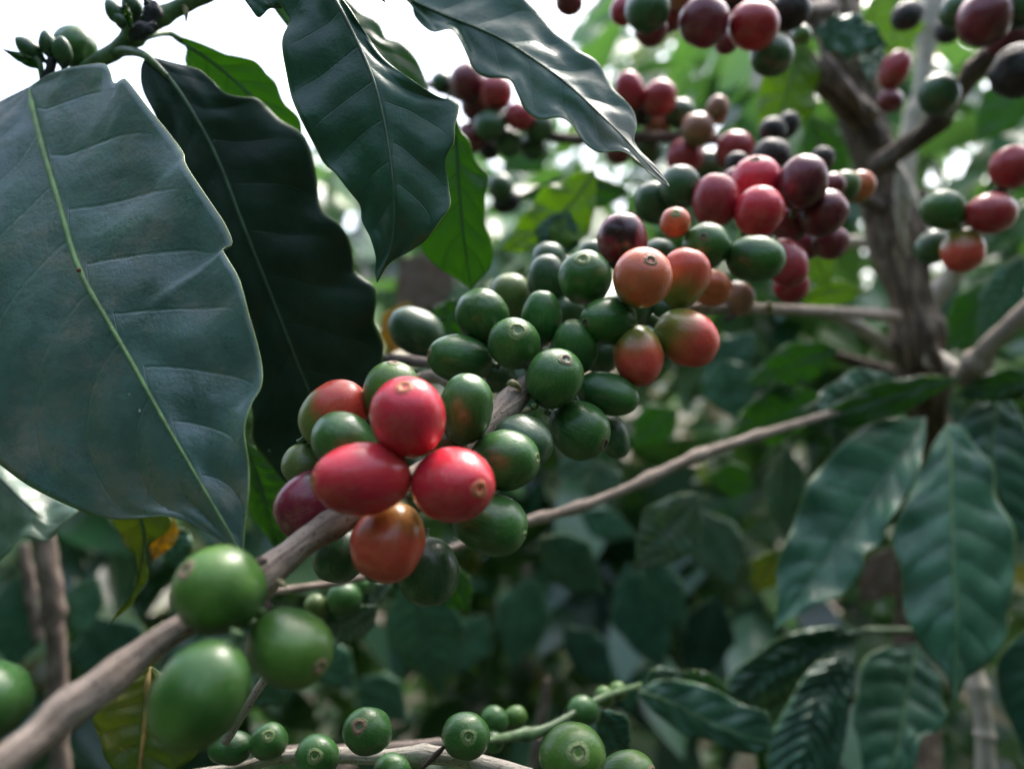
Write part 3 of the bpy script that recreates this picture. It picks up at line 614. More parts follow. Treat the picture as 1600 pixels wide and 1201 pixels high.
g(1250, 350, .36, 1300, 460, .36, 40, 34, 'bright', 'green leaf right of the lowest ripe cherries', seed=2)
g(1250, 470, .38, 1360, 460, .38, 26, 20, 'bright', 'light green leaf above the main branch beside the trunk', seed=6, bend=-.2)
g(1290, 620, .37, 1130, 690, .36, 50, 42, 'lit', 'broad green leaf in front of the thin branch right of centre', seed=6, wave=.0015)
g(1420, 600, .37, 1250, 640, .33, 40, 34, 'far', 'dark green leaf under the trunk base pointing left', seed=7, wave=.0012)
g(1500, 590, .34, 1220, 690, .33, 26, 30, 'lit', 'long green leaf lying level below the trunk base', seed=2, wave=.001, bend=.06)
g(1130, 560, 0.468, 1150, 660, 0.468, 44, 50, 'far', 'dark leaf right of the half ripe cherries', seed=3)
g(1310, 545, .37, 1160, 600, .37, 34, 34, 'lit', 'glossy green leaf under the main branch', seed=8, wave=.0012)
g(1230, 700, .36, 1225, 850, .37, 34, 32, 'pale', 'shiny pale leaf left of the large drooping leaf at right', seed=1)
g(1330, 680, .37, 1300, 700, .37, 30, 60, 'pale', 'pale leaf patch above the left drooping leaf', seed=1)
g(1090, 770, .36, 985, 900, .36, 44, 50, 'pale', 'pale ribbed leaf below the thin branch in the centre right', quilt=.0022, veins=12, seed=2)
g(1100, 800, 0.520, 1150, 920, 0.520, 46, 42, 'pale', 'blurred pale teal leaf right of the ribbed leaf', seed=5)
g(1215, 860, .40, 1175, 930, .40, 26, 28, 'olive', 'dull yellow leaf in shade beside the blurred pale teal leaf', seed=2)
g(930, 720, 0.504, 960, 800, 0.504, 34, 30, 'pale', 'teal leaf above the thin branch below the green cherries', seed=4)
g(870, 745, 0.495, 940, 690, 0.495, 24, 22, 'pale', 'small teal leaf right under the oblong green cherries', seed=8)
g(840, 840, 0.450, 950, 930, 0.480, 40, 44, 'far', 'dark leaf under the thin branch right of the red cherries', seed=1)
g(700, 880, .26, 736, 962, .26, 40, 22, 'lit', 'green leaf tip behind the lowest dark green cherry', seed=2)
g(640, 900, 0.432, 690, 1090, 0.448, 58, 62, 'far', 'large dark leaf in deep shade below the red cherries', seed=3)
g(830, 900, 0.540, 800, 1050, 0.540, 44, 40, 'far', 'shaded leaf hanging at the lower centre', seed=4)
g(590, 945, .25, 520, 1010, .25, 26, 22, 'pale', 'small pale leaf right of the front green cherry with a tan tip', seed=5)
g(610, 905, .27, 575, 945, .27, 14, 13, 'pale', 'tiny pale leaf under the orange cherry', seed=6)
g(980, 880, 0.630, 1040, 1060, 0.630, 50, 46, 'mid', 'very dark leaf in the shaded lower middle', seed=7)
g(1120, 930, 0.630, 1080, 1080, 0.630, 44, 44, 'dark', 'very dark leaf left of the drooping leaf tip', seed=8)
g(940, 1110, .22, 985, 1175, .23, 30, 26, 'mid', 'dark leaf behind the lower right pair of green cherries', seed=2)
g(465, 1060, .26, 380, 1100, .26, 34, 26, 'far', 'blurred teal leaf behind the small green cherries at the bottom', seed=9)
g(560, 1060, 0.510, 640, 1130, 0.510, 40, 40, 'far', 'dark teal leaf behind the round scarred green cherry at the bottom', seed=5)
g(1345, 1100, .42, 1180, 1010, .42, 30, 30, 'brown', 'dull brown withered leaf showing between the rippled leaves', seed=5)
g(1420, 850, .60, 1335, 950, .60, 34, 38, 'brown', 'withered grey brown leaf between the two large drooping leaves', seed=7)
g(700, 470, 0.650, 620, 400, 0.650, 60, 60, 'brown', 'blurred beige dry leaf right of the dark wavy leaf', seed=7)
g(1560, 440, .42, 1470, 560, .42, 40, 46, 'lit', 'green leaf right of the trunk above the slanting branch', seed=6)
g(1600, 400, .36, 1520, 540, .37, 30, 36, 'far', 'shiny teal leaf at the right edge above the slanting branch', seed=4, quilt=.0014)
g(1640, 590, .34, 1480, 620, .35, 26, 24, 'lit', 'green leaf under the slanting branch at the right edge', seed=6)
g(905, 800, 0.62, 1000, 842, 0.62, 26, 24, 'far', 'leaf lying level just under the joint of the thin branch', seed=0)
g(1010, 870, 0.60, 1075, 990, 0.60, 31, 29, 'far', 'leaf hanging straight below the pale ribbed leaf', seed=1)
g(760, 960, 0.55, 700, 1060, 0.55, 36, 34, 'far', 'leaf in the gap right of the large shaded leaf under the reds', seed=2)
g(880, 980, 0.62, 960, 1080, 0.62, 26, 39, 'mid', 'leaf slanting right in the middle of the lower shade', seed=3)
g(1180, 760, 0.50, 1100, 740, 0.50, 31, 24, 'lit', 'short green leaf pointing left under the thin branch', seed=4)
g(1060, 640, 0.52, 980, 700, 0.52, 36, 29, 'lit', 'green leaf pointing down left beside the slim hidden green cherry', seed=5)
g(1180, 520, 0.50, 1090, 600, 0.50, 26, 34, 'mid', 'leaf below the yellow cherry that blushes red', seed=6)
g(480, 1010, 0.45, 560, 1080, 0.45, 31, 39, 'far', 'leaf just right of the big green cherry under the branch', seed=7)
g(150, 900, 0.50, 120, 1000, 0.50, 36, 24, 'far', 'leaf between the grey stem and the curled yellow green leaf', seed=8)
g(330, 900, 0.50, 260, 980, 0.50, 26, 29, 'far', 'leaf behind the branch left of the big scarred green cherry', seed=9)
g(1500, 440, 0.50, 1430, 520, 0.50, 31, 34, 'mid', 'leaf close at the right side of the trunk below the hanging cherries', seed=10)
g(1600, 120, 0.50, 1520, 230, 0.50, 36, 39, 'lit', 'green leaf between the single green and the right edge crimson cherries', seed=11)
g(1640, 300, 0.55, 1540, 250, 0.55, 26, 24, 'lit', 'green leaf behind the crimson cherry cut by the right edge', seed=12)
g(560, 200, 0.60, 600, 330, 0.60, 31, 29, 'lit', 'blurred green leaf in the slit between the two dark hanging leaves', seed=13)
g(860, 215, 0.55, 780, 270, 0.55, 36, 34, 'lit', 'blurred green leaf under the far cluster between the top leaves', seed=14)
# right hand drooping leaves
leaf([(1446, 652, .350), (1400, 722, .338), (1352, 795, .328), (1300, 862, .320), (1262, 912, .314), (1210, 983, .308)],
     [(1446, 652), (1400, 655), (1352, 662), (1310, 700), (1284, 728), (1262, 756), (1250, 788), (1238, 825), (1222, 858), (1213, 890), (1216, 940), (1210, 983)],
     [(1446, 652), (1446, 690), (1432, 740), (1424, 768), (1402, 796), (1386, 818), (1380, 846), (1350, 866), (1346, 892), (1322, 924), (1290, 940), (1258, 952), (1210, 983)],
     'far', 'large drooping teal leaf with a folded right edge, left of the lower right pair', quilt=.0007, veins=10, wave=.002, wn=5, oR=-.012, oL=.004, ribw=.0006)
leaf([(1481, 662, .335), (1486, 760, .320), (1489, 860, .308), (1494, 960, .298), (1492, 1100, .288)],
     [(1481, 662), (1458, 694), (1436, 742), (1406, 800), (1396, 846), (1404, 888), (1413, 926), (1416, 972), (1440, 1006), (1466, 1040), (1484, 1070), (1492, 1100)],
     [(1481, 662), (1505, 668), (1528, 700), (1550, 738), (1560, 776), (1580, 826), (1592, 876), (1580, 912), (1577, 960), (1580, 985), (1556, 1018), (1536, 1046), (1512, 1060), (1500, 1080), (1492, 1100)],
     'far', 'largest drooping leaf at lower right with a pale central line and pointed tip', rib='rib', quilt=.0010, veins=9, wave=.0018, wn=5, oL=.004, oR=.006, ribw=.0005)
leaf([(1562, 610, .362), (1553, 680, .353), (1556, 750, .346), (1590, 850, .340)], [(1562, 610), (1530, 625), (1506, 650), (1500, 676), (1526, 716), (1552, 745), (1560, 775), (1576, 810), (1590, 850)], [(1562, 610), (1590, 640), (1612, 690), (1640, 760), (1630, 820), (1590, 850)],
     'far', 'green leaf at the right edge above the largest drooping leaf', quilt=.0012, veins=7, rib='rib', ribw=.0004)
leaf([(1432, 1005, .360), (1422, 1060, .350), (1412, 1120, .34), (1396, 1190, .330), (1370, 1290, .320)], [(1432, 1005), (1385, 1010), (1350, 1030), (1338, 1080), (1332, 1125), (1342, 1160), (1350, 1210), (1370, 1290)], [(1432, 1005), (1450, 1030), (1470, 1064), (1472, 1096), (1481, 1120), (1462, 1144), (1440, 1152), (1428, 1200), (1400, 1240), (1370, 1290)],
     'far', 'dark green leaf at the bottom below the largest drooping leaf', quilt=.0014, veins=8, rib='rib', ribw=.0004)
leaf([(1334, 1008, .36), (1300, 1062, .350), (1272, 1120, .340), (1240, 1250, .325)], [(1334, 1008), (1290, 1025), (1250, 1062), (1226, 1110), (1206, 1150), (1200, 1200), (1240, 1250)], [(1334, 1008), (1334, 1060), (1326, 1110), (1316, 1170), (1290, 1220), (1240, 1250)],
     'far', 'steeply hanging rippled teal leaf at the bottom right', quilt=.0042, veins=13, skew=2.2, rib='ribdark')
leaf([(1352, 984, .365), (1290, 1004, .362), (1220, 1036, .36), (1130, 1112, .358)], [(1352, 984), (1310, 1030), (1270, 1060), (1225, 1094), (1180, 1115), (1130, 1112)], [(1352, 984), (1290, 978), (1220, 994), (1160, 1036), (1135, 1070), (1130, 1112)],
     'far', 'rippled teal leaf reaching left from the lower right pair', quilt=.0042, veins=13, skew=2.2)
leaf([(998, 1078, .29), (1050, 1098, .288), (1110, 1128, .286), (1160, 1148, .285), (1206, 1160, .285)], [(998, 1078), (1012, 1104), (1040, 1126), (1072, 1150), (1108, 1156), (1140, 1172), (1180, 1176), (1206, 1160)], [(998, 1078), (1030, 1062), (1075, 1064), (1120, 1078), (1160, 1100), (1196, 1110), (1206, 1130), (1206, 1160)],
     'pale' if False else 'far', 'rounded cupped grey green leaf at the bottom right of the green cherries', quilt=.0005, veins=6, oR=.004, oL=-.001, wave=.0012, rib='rib', ribw=.0003)
g(1005, 1075, .30, 1060, 1045, .30, 20, 20, 'pale', 'small pale young leaf above the rounded cupped leaf', seed=2)
g(1060, 1050, .32, 1150, 1085, .32, 14, 16, 'lit', 'narrow bright green leaf edge above the rounded cupped leaf', seed=3)
g(1240, 1130, .34, 1190, 1240, .34, 40, 40, 'lit', 'green leaf at the bottom edge under the rounded cupped leaf', seed=3)
leaf([(1640, 960, .35), (1625, 1050, .35), (1610, 1200, .35)], [(1640, 960), (1572, 1010), (1556, 1045), (1566, 1100), (1590, 1150), (1600, 1180), (1610, 1200)], [(1640, 960), (1700, 1040), (1680, 1150), (1610, 1200)],
     'mid', 'dark blue green leaf at the bottom right corner behind the pale cane', veins=8, quilt=.001)
br([(1350, 984, .362, 9), (1400, 985, .36, 10), (1450, 984, .358, 8), (1520, 975, .36, 6)], 'gstem', 'short green stalk joining the rippled leaves behind the largest drooping leaf')

# ================================================================== CHERRIES
GA = 'cherries of the front red cluster'; G_B = 'green cherries of the middle cluster'; GC = 'turning cherries at the end of the middle cluster'
GD = 'ripe cherries of the cluster before the trunk'; GE = 'blurred cherries on the shaded branch'; GT = 'cherries along the top edge'; GR = 'cherries at the right'; GF = 'big green cherries on the front branch'; GL = 'small green cherries along the bottom'
ch(638, 653, 60, 1.12, (0, .74, .66), 'red', .133, 'topmost of the three bright red cherries in the front cluster', GA, 'tan', .24)
ch(565, 748, 58, 1.36, (-.84, .02, .52), 'red', .131, 'oblong bright red cherry lying sideways, left of the front three', GA, 'tan', .26)
ch(707, 757, 60, 1.28, (.60, .02, .80), 'red', .132, 'right one of the three bright red cherries with a tan scar facing out', GA, 'tan', .26)
ch(607, 846, 57, 1.12, (-.35, -.85, .32), 'orange3', .138, 'orange red cherry hanging lowest in the front cluster', GA, 'dark', .2)
ch(522, 646, 46, 1.22, (.72, .60, .15), 'turn', .150, 'red and green cherry at the upper left of the front cluster', GA)
ch(614, 616, 43, 1.15, (.05, .93, .25), 'lgreen', .152, 'light green cherry peeking over the topmost bright red cherry', GA, 'brown', .25)
ch(728, 640, 41, 1.35, (.12, .88, .4), 'green', .150, 'upright green cherry right of the topmost bright red cherry', GA)
ch(537, 690, 45, 1.1, (-.6, .5, .5), 'green', .146, 'green cherry squeezed above the oblong sideways red cherry', GA)
ch(479, 727, 34, 1.05, (-.7, .3, .4), 'olive', .155, 'small olive brown cherry above the dark maroon one in front', GA)
ch(488, 787, 49, 1.18, (-.75, -.45, .35), 'maroonpatch', .148, 'dark maroon cherry at the far left of the front cluster', GA)
ch(788, 719, 45, 1.2, (.86, .1, .4), 'green', .150, 'green cherry pointing right beside the right bright red cherry', GA, 'pale', .2)
ch(818, 689, 40, 1.15, (.6, -.3, .4), 'dgreen', .164, 'darker green cherry tucked behind the right pointing green one', GA)
ch(765, 817, 48, 1.2, (.85, -.25, .35), 'green', .148, 'green cherry below the right bright red cherry', GA, 'pale', .15)
ch(669, 893, 46, 1.1, (.1, -.9, .3), 'dgreen', .152, 'dark green cherry at the very bottom of the front cluster', GA)
ch(530, 866, 38, 1.1, (-.2, -.9, .3), 'dgreen', .158, 'dark green cherry left of the hanging orange red cherry', GA)
ch(755, 497, 39, 1.14, (-.35, .80, .35), 'green', .190, 'plump green cherry, upper left of the middle green cluster', G_B)
ch(803, 537, 38, 1.12, (.12, .42, .9), 'green', .180, 'green cherry showing a round pale disc, left in the middle cluster', G_B, 'pale', .42)
ch(846, 498, 31, 1.38, (.05, .9, .3), 'green', .190, 'narrow upright green cherry at the top of the middle cluster', G_B)
ch(719, 561, 38, 1.3, (-.9, .15, .38), 'green', .186, 'oblong green cherry at the left end of the middle cluster', G_B, 'brown', .25)
ch(650, 518, 35, 1.25, (-.8, .45, .2), 'dgreen', .235, 'single dark green cherry standing off left of the middle cluster', G_B)
ch(799, 462, 32, 1.05, (-.2, .8, .4), 'olive', .222, 'out of focus olive green cherry behind the plump green one', G_B)
ch(856, 437, 30, 1.25, (-.1, .9, .3), 'dgreen', .212, 'dark green cherry left of the olive green one with a ringed disc', G_B)
ch(858, 408, 27, 1.05, (0, .9, .2), 'dgreen', .232, 'blurred dark green cherry topmost behind the middle cluster', G_B)
ch(915, 435, 39, 1.08, (-.18, .56, .8), 'green', .192, 'green cherry with a ringed disc beside the orange one with the same disc', G_B, 'pale', .30)
ch(897, 543, 34, 1.25, (-.1, .85, .35), 'green', .186, 'slim green cherry with a worn tan top in the middle cluster', G_B, 'pale', .3)
ch(866, 592, 44, 1.06, (.33, .60, .72), 'green', .173, 'green cherry with a black hole in its disc, front of the middle cluster', G_B, 'dark', .26)
ch(950, 502, 37, 1.28, (-.75, -.08, .62), 'green', .186, 'green cherry lying below the orange one, dark scar at its left', G_B, 'dark', .22)
ch(950, 615, 32, 1.48, (.92, -.28, .25), 'green', .184, 'long green cherry pointing right at the lower edge of the middle cluster', G_B, 'dark', .14)
ch(904, 671, 43, 1.12, (.72, -.40, .52), 'green', .178, 'green cherry with a brown scar at lower right, bottom of the middle cluster', G_B, 'dark', .28)
ch(958, 681, 25, 1.4, (.3, -.85, .2), 'dgreen', .192, 'slim green cherry hiding behind the bottom one of the middle cluster', G_B)
ch(928, 400, 22, 1.1, (-.3, .8, .2), 'dgreen', .222, 'sliver of a green cherry between the ringed green and the maroon cherry', G_B)
ch(884, 492, 28, 1.1, (0, .6, .4), 'dgreen', .212, 'added dark green cherry filling the shaded gap inside the middle cluster', G_B)  # dark filler fruit placed where the cluster gap lies in shadow
ch(834, 634, 7, 1.2, (0, 0, 1), 'dgreen', .171, 'tiny undeveloped fruit with a ring beside the branch', G_B, 'pale', .6)
ch(1030, 402, 26, 1.1, (.2, .8, .3), 'dgreen', .216, 'green cherry hidden behind the two orange red cherries', GC)
ch(973, 379, 37, 1.20, (-.15, .85, .3), 'maroonpatch', .198, 'glossy dark maroon cherry with a black patch above the orange one', GC)
ch(1004, 434, 45, .98, (.12, .45, .88), 'orange', .181, 'round orange cherry with a ringed scar in its middle', GC, 'ring', .24)
ch(1068, 435, 37, 1.24, (.22, .85, .35), 'orange2', .193, 'cherry red at the top and greenish below, right of the round orange one', GC)
ch(1073, 528, 43, 1.16, (.75, -.50, .3), 'orange2', .190, 'yellow cherry blushing red at its lower right, rightmost of the pair', GC)
ch(997, 556, 38, 1.22, (.1, -.9, .3), 'orange2', .186, 'yellow green cherry turning red at its lower end, left of the pair', GC)
ch(1055, 348, 23, 1.0, (-.15, .4, .85), 'orange', .205, 'small orange cherry above the others beside the blurred reds', GC, 'pale', .3)
ch(1103, 385, 35, 1.06, (-.3, .2, .85), 'green', .207, 'round green cherry between the orange and the bright ripe cherries', GC, 'dark', .2)
ch(1180, 404, 36, 1.2, (.93, -.1, .25), 'green', .207, 'oval green cherry with a dark end resting against red ones', GD, 'dark', .26)
ch(1118, 314, 35, 1.14, (0, .85, .35), 'red2', .228, 'crimson cherry at the left of the ripe cluster', GD)
ch(1186, 330, 36, 1.05, (.2, .5, .7), 'red', .222, 'brightest pinkish red cherry in the ripe cluster', GD)
ch(1181, 283, 36, 1.0, (-.2, .7, .6), 'red', .238, 'red cherry with a black spot on top of the ripe cluster', GD, 'dark', .2)
ch(1254, 286, 37, 1.12, (.1, .8, .5), 'maroon', .230, 'large maroon cherry at the top right of the ripe cluster', GD)
ch(1286, 334, 34, 1.08, (.5, .5, .5), 'maroon', .237, 'maroon cherry at the right side of the ripe cluster', GD)
ch(1231, 351, 29, 1.05, (.1, .3, .9), 'maroon', .243, 'shaded maroon cherry in the middle of the ripe cluster', GD)
ch(1296, 378, 26, 1.05, (.4, -.2, .6), 'maroon', .252, 'small maroon cherry at the lower right of the ripe cluster', GD)
ch(1299, 291, 20, 1.05, (.4, .5, .6), 'maroon', .262, 'small dark red cherry peeking out behind the large maroon one', GD)
ch(1228, 411, 32, 1.22, (.2, -.7, .4), 'red2', .228, 'deep red cherry behind the oval green one', GD)
ch(1236, 446, 26, 1.0, (.3, -.7, .3), 'red2', .242, 'lowest deep red cherry of the ripe cluster', GD)
ch(1112, 450, 29, 1.0, (0, -.2, .9), 'orange', .225, 'dim orange cherry under the round green one', GD)
ch(1150, 466, 27, 1.0, (0, -.4, .8), 'brown', .245, 'brownish cherry in shade below the oval green one', GD)
ch(1063, 293, 31, 1.06, (-.1, .8, .4), 'dgreen', .240, 'dark green cherry right under the pointed leaf tip', GD)
ch(1022, 317, 28, 1.15, (-.4, .7, .4), 'dgreen', .240, 'dark green cherry left of the one under the leaf tip', GD)
ch(1206, 246, 28, 1.0, (.1, .8, .4), 'black', .262, 'black overripe cherry behind the top of the ripe cluster', GD)
ch(1152, 256, 18, 1.0, (-.1, .8, .4), 'black', .262, 'small black cherry left of the spotted red one', GD)
ch(1320, 292, 22, 1.1, (.1, .7, .4), 'olive', .262, 'green cherry touching the trunk beside the orange one', GD)
ch(1342, 293, 22, 1.15, (.3, .6, .4), 'orange', .268, 'pale orange cherry against the trunk', GD)
ch(1285, 248, 18, 1.0, (.1, .8, .3), 'black', .28, 'black cherry half hidden above the large maroon one', GD)
ch(1208, 206, 20, 1.1, (-.4, .6, .4), 'black', .31, 'blurred black cherry, lower left of a black pair', GE)
ch(1230, 196, 18, 1.15, (.4, .7, .4), 'black', .32, 'blurred black cherry, upper right of a black pair', GE)
ch(1148, 236, 28, 1.05, (.1, .7, .4), 'red2', .31, 'blurred pinkish red cherry left of the black pair', GE)
ch(1090, 203, 25, 1.0, (0, .7, .5), 'brown', .31, 'blurred brownish pink cherry in the middle of the shaded branch', GE)
ch(1070, 246, 28, 1.0, (-.3, .3, .6), 'red2', .32, 'blurred red cherry above the dark green one at the leaf tip', GE)
ch(1121, 172, 17, 1.25, (.1, .9, .3), 'brown', .31, 'small dried dark brown cherry standing upright', GE)
ch(1063, 178, 22, 1.0, (0, .8, .4), 'dgreen', .33, 'blurred green cherry right of the red pair', GE)
ch(1030, 154, 25, 1.1, (.4, .8, .4), 'red2', .32, 'blurred red cherry, right one of the red pair', GE)
ch(983, 142, 22, 1.3, (-.3, .8, .4), 'red2', .32, 'blurred red cherry touching the pointed leaf edge', GE)
ch(1026, 196, 22, 1.0, (-.1, .2, .8), 'brown', .335, 'blurred dull brown cherry under the red pair', GE)
ch(1000, 178, 18, 1.1, (-.1, .2, .8), 'black', .335, 'blurred black cherry between the red pair and the leaf edge', GE)
ch(966, 236, 20, 1.05, (-.3, .2, .8), 'maroon', .33, 'blurred maroon cherry just under the pointed leaf edge', GE)
ch(1010, 232, 25, 1.1, (-.1, -.5, .7), 'dgreen', .34, 'blurred dark green cherry behind the pointed leaf tip', GE)
ch(1105, 258, 24, 1.1, (.1, -.5, .7), 'dgreen', .335, 'blurred dark green cherry behind the crimson one', GE)
ch(690, 130, 17, 1.0, (-.5, .6, .4), 'dgreen', .35, 'blurred dark green cherry at the left of the far cluster', 'far blurred cluster between the two top leaves')
for x, y, r, m, dd, lb in [(731, 130, 27, 'maroon', .345, 'blurred maroon cherry, upper left of the far cluster between the top leaves'), (775, 146, 26, 'red2', .34, 'blurred crimson cherry, top right of the far cluster between the top leaves'),
        (812, 182, 22, 'red2', .34, 'blurred red cherry touching the leaf at the right of the far cluster'), (745, 165, 25, 'maroon', .35, 'blurred dark maroon cherry in the middle of the far cluster'),
        (766, 196, 24, 'dgreen', .34, 'blurred dark green cherry low in the middle of the far cluster'), (735, 215, 23, 'maroon', .35, 'blurred maroon cherry at the lower left of the far cluster'),
        (842, 198, 23, 'dgreen', .345, 'blurred green cherry at the right end of the far cluster'), (834, 230, 20, 'dgreen', .355, 'blurred green cherry hanging lowest at the right end of the far cluster'),
        (794, 222, 22, 'dgreen', .35, 'blurred dark green cherry at the lower right of the far cluster'), (765, 232, 17, 'black', .36, 'blurred black cherry at the bottom of the far cluster')]:
    ch(x, y, r, 1.08, (.2 * (x - 770) / 50, .6 * (170 - y) / 50, .6), m, dd, lb, 'far blurred cluster between the two top leaves')
ch(782, 293, 20, 1.1, (0, .5, .6), 'dgreen', .40, 'blurred green cherry right of the bright hanging leaf', GE); ch(792, 315, 18, 1.3, (.8, .2, .4), 'black', .41, 'blurred dark oval fruit under the lone blurred green one', GE)
for x, y, r, L_, ax, m, dd, lb in [(889, 0, 21, 1.05, (0, -.9, .3), 'maroon', .26, 'maroon cherry tip hanging alone from the top edge in the white sky'),
        (974, 16, 20, 1.2, (-.2, -.7, .4), 'red2', .26, 'red cherry at the left of the top edge cluster'), (1011, 14, 33, 1.1, (.2, -.5, .6), 'dgreen', .25, 'dark green cherry in front of two red ones at the top edge'),
        (1017, 45, 25, 1.0, (.1, -.8, .3), 'maroon', .262, 'maroon cherry under the dark green one at the top edge'), (1100, 34, 37, 1.02, (-.2, -.2, .9), 'maroon', .25, 'large dark maroon cherry at the top edge'),
        (1177, 40, 36, 1.12, (.2, -.3, .8), 'red2', .25, 'large pinkish red cherry with a brown blotch at the top edge'), (1205, 84, 32, 1.0, (.2, -.8, .4), 'dgreen', .265, 'dark green cherry below the large pinkish red one'),
        (1234, 18, 28, 1.1, (.5, .2, .5), 'black', .27, 'black cherry right of the large pinkish red one'), (1065, -8, 24, 1.0, (0, .2, .8), 'brown', .27, 'brown cherry cut by the top edge'), (1140, -6, 25, 1.0, (0, .2, .8), 'black', .27, 'black cherry cut by the top edge above the pinkish red one'),
        (1252, 54, 14, 1.2, (.2, -.5, .6), 'lgreen', .29, 'small light green fruit beside the trunk stub'), (1135, 65, 18, 1.0, (0, -.7, .4), 'maroon', .27, 'small dark red cherry between the two large ones at the top')]:
    ch(x, y, r, L_, ax, m, dd, lb, GT, None)
for x, y, r, L_, ax, m, dd, lb, sc in [(1418, 24, 22, 1.15, (-.6, -.5, .3), 'black', .33, 'black cherry against a bright green leaf at the top right', None), (1482, 45, 19, 1.2, (-.2, -.8, .3), 'black', .31, 'black cherry hanging behind the pair at the top right', None),
        (1498, 18, 26, 1.1, (-.5, -.2, .6), 'dgreen', .285, 'dark green cherry left of the large maroon one at the top right', None), (1538, 30, 38, 1.12, (-.5, .2, .7), 'maroon', .27, 'large dusky maroon cherry in the top right corner', None),
        (1594, 10, 32, 1.0, (-.3, .2, .9), 'dgreen', .27, 'green cherry with a dark scar cut by the top right corner', 'dark'), (1590, 112, 38, 1.0, (-.2, -.6, .6), 'black', .28, 'blue black cherry at the right edge under the side branch', None),
        (1575, 60, 28, 1.0, (-.2, -.6, .6), 'maroon', .29, 'shaded maroon cherry under the large dusky one', None),
        (1467, 148, 28, 1.1, (-.4, .7, .3), 'dgreen', .295, 'single green cherry resting on the climbing side branch', None), (1398, 110, 21, 1.4, (.35, .9, .2), 'red2', .33, 'long salmon red cherry right of the trunk', None), (1391, 158, 17, 1.25, (-.8, .1, .4), 'maroon', .33, 'dusky pink cherry below the long salmon one', None),
        (1583, 262, 31, 1.1, (-.5, .4, .6), 'red2', .268, 'crimson cherry cut by the right edge', None), (1548, 333, 31, 1.22, (-.9, -.1, .3), 'red2', .262, 'deep crimson cherry lying sideways near the right edge', None), (1475, 329, 30, 1.15, (-.75, .4, .3), 'green', .268, 'green cherry left of the sideways crimson one', None),
        (1504, 391, 30, 1.08, (-.1, -.9, .3), 'orange2', .268, 'orange red cherry hanging lowest at the right', None), (1458, 385, 25, 1.15, (-.5, -.6, .3), 'dgreen', .285, 'dark green cherry left of the hanging orange red one', None)]:
    ch(x, y, r, L_, ax, m, dd, lb, GR, sc)
ch(344, 921, 68, 1.04, (-.52, .60, .62), 'lgreen', .116, 'big light green cherry with a brown scar above the front branch', GF, 'brown', .26)
ch(452, 1010, 62, 1.14, (.82, -.25, .50), 'lgreen', .119, 'big green cherry with a tan tip at its right, under the branch', GF, 'brown', .22)
ch(314, 1084, 72, 1.16, (-.45, -.85, .25), 'lgreen', .106, 'biggest green cherry hanging below the front branch', GF)
ch(-18, 1096, 62, 1.05, (.3, .3, .8), 'green', .115, 'green cherry cut off by the left edge', GF)
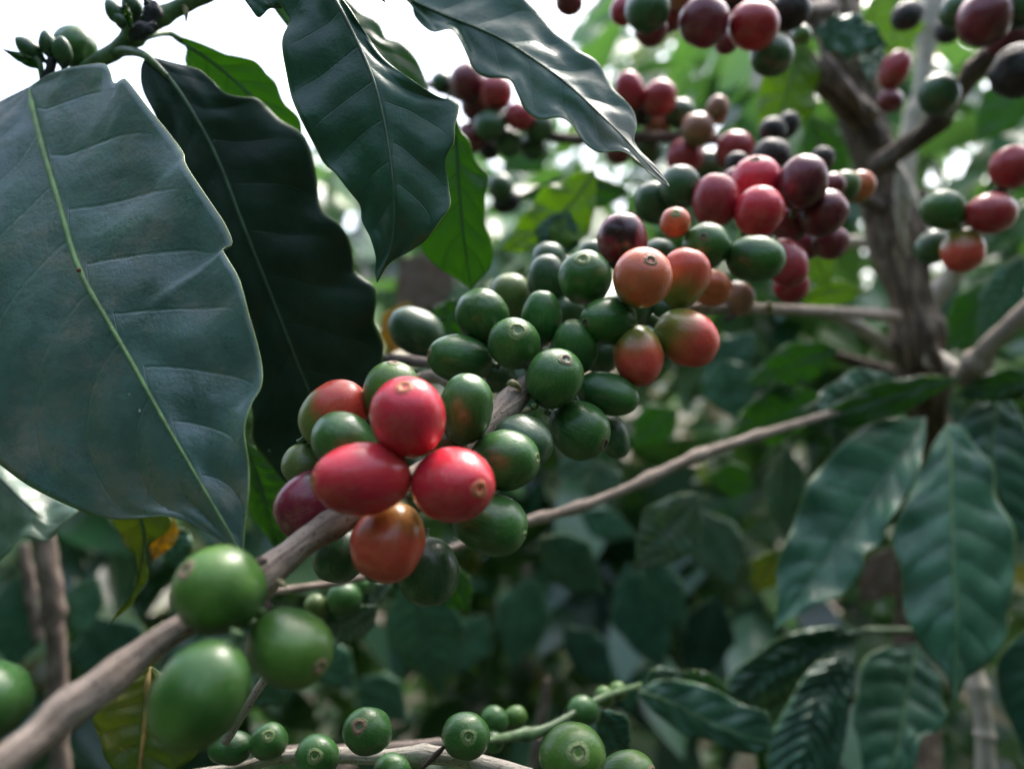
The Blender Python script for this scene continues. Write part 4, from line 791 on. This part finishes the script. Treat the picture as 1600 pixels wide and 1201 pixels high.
for x, y, r, L_, ax, m, dd, lb, sc in [(575, 1142, 35, 1.2, (-.15, .5, .75), 'green', .165, 'oval green cherry with a grey brown scar at the bottom centre', 'brown'), (496, 1182, 32, 1.06, (.1, .45, .85), 'green', .17, 'round green cherry with a faint disc at the bottom edge', 'pale'),
        (420, 1158, 27, 1.15, (.2, .6, .7), 'green', .178, 'small green cherry left of the one with the faint disc', 'pale'), (360, 1168, 25, 1.3, (-.9, .1, .3), 'green', .18, 'small green cherry lying sideways at the far left of the bottom row', None),
        (728, 1149, 35, 1.04, (.15, .35, .85), 'green', .17, 'green cherry with a disc and a brown spot on the beige twig', 'pale'), (893, 1180, 48, 1.06, (.12, .48, .85), 'lgreen', .150, 'largest green cherry of the bottom row with a tan ring', 'pale'),
        (978, 1212, 37, 1.2, (.8, .3, .4), 'lgreen', .158, 'light green cherry cut by the bottom edge at the right of the row', 'brown'), (613, 1208, 28, 1.1, (.1, .6, .6), 'green', .17, 'green cherry top just showing at the bottom edge', None),
        (773, 1125, 20, 1.1, (-.2, .7, .4), 'green', .215, 'blurred small green cherry behind the one with a brown spot', None), (805, 1120, 17, 1.15, (.3, .6, .5), 'lgreen', .222, 'blurred small light green cherry right of another small one', None),
        (770, 1158, 16, 1.1, (.4, -.2, .5), 'green', .21, 'blurred small green fruit low behind the one with a brown spot', None), (912, 1110, 22, 1.2, (-.6, .3, .4), 'green', .225, 'blurred green cherry on the young green shoot', None),
        (945, 1088, 15, 1.2, (-.3, .6, .5), 'lgreen', .24, 'tiny blurred green fruit further up the young shoot', None), (965, 1080, 14, 1.1, (.3, .6, .5), 'lgreen', .245, 'tiny blurred green fruit at the top of the young shoot', None),
        (538, 935, 25, 1.1, (-.3, .3, .6), 'green', .25, 'blurred green cherry behind the front branch below the dark green one', None), (495, 948, 17, 1.2, (-.3, .7, .4), 'olive', .25, 'blurred small pale green cherry beside the branch node', None), (562, 914, 14, 1.1, (.3, .5, .4), 'green', .26, 'blurred tiny green fruit on the thin branch', None)]:
    ch(x, y, r, L_, ax, m, dd, lb, GL, sc, .36)
ch(118, 74, 30, 1.0, (-.25, .45, .85), 'green', .203, 'single round green cherry against white sky at top left', 'cherries on the top left shoot')
for x, y, r, d, lb in [(880, 548, 30, .208, 'added shaded green cherry hidden behind the one with a black hole in its disc'), (938, 556, 28, .212, 'added shaded green cherry under the one lying below the orange cherry'),  # dark green fillers added inside the clusters to deepen the shade between fruits
        (985, 484, 30, .212, 'added shaded green cherry wedged under the round orange one'), (1032, 486, 28, .212, 'added shaded green cherry in the gap between four orange red ones'),
        (775, 585, 28, .200, 'added shaded green cherry below the one showing a round pale disc'), (838, 560, 26, .205, 'added shaded green cherry behind the branch gap of the middle cluster'),
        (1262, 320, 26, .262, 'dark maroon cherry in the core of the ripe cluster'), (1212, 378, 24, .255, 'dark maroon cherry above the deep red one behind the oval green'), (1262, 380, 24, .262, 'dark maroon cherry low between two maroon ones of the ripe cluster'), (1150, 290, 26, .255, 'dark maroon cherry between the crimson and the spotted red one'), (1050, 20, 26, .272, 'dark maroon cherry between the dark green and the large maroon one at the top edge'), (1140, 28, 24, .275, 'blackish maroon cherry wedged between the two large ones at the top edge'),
        (700, 690, 30, .158, 'dark green cherry in the gap between the topmost and right bright red ones'), (632, 788, 26, .152, 'dark green cherry deep between the three bright red ones'), (885, 632, 26, .200, 'added shaded green cherry above the one with a brown scar at lower right')]:
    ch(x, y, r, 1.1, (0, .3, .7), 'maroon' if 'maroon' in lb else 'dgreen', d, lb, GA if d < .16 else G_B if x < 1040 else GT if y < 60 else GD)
relax()
for i, c in enumerate(CH): build_cherry(c, i)
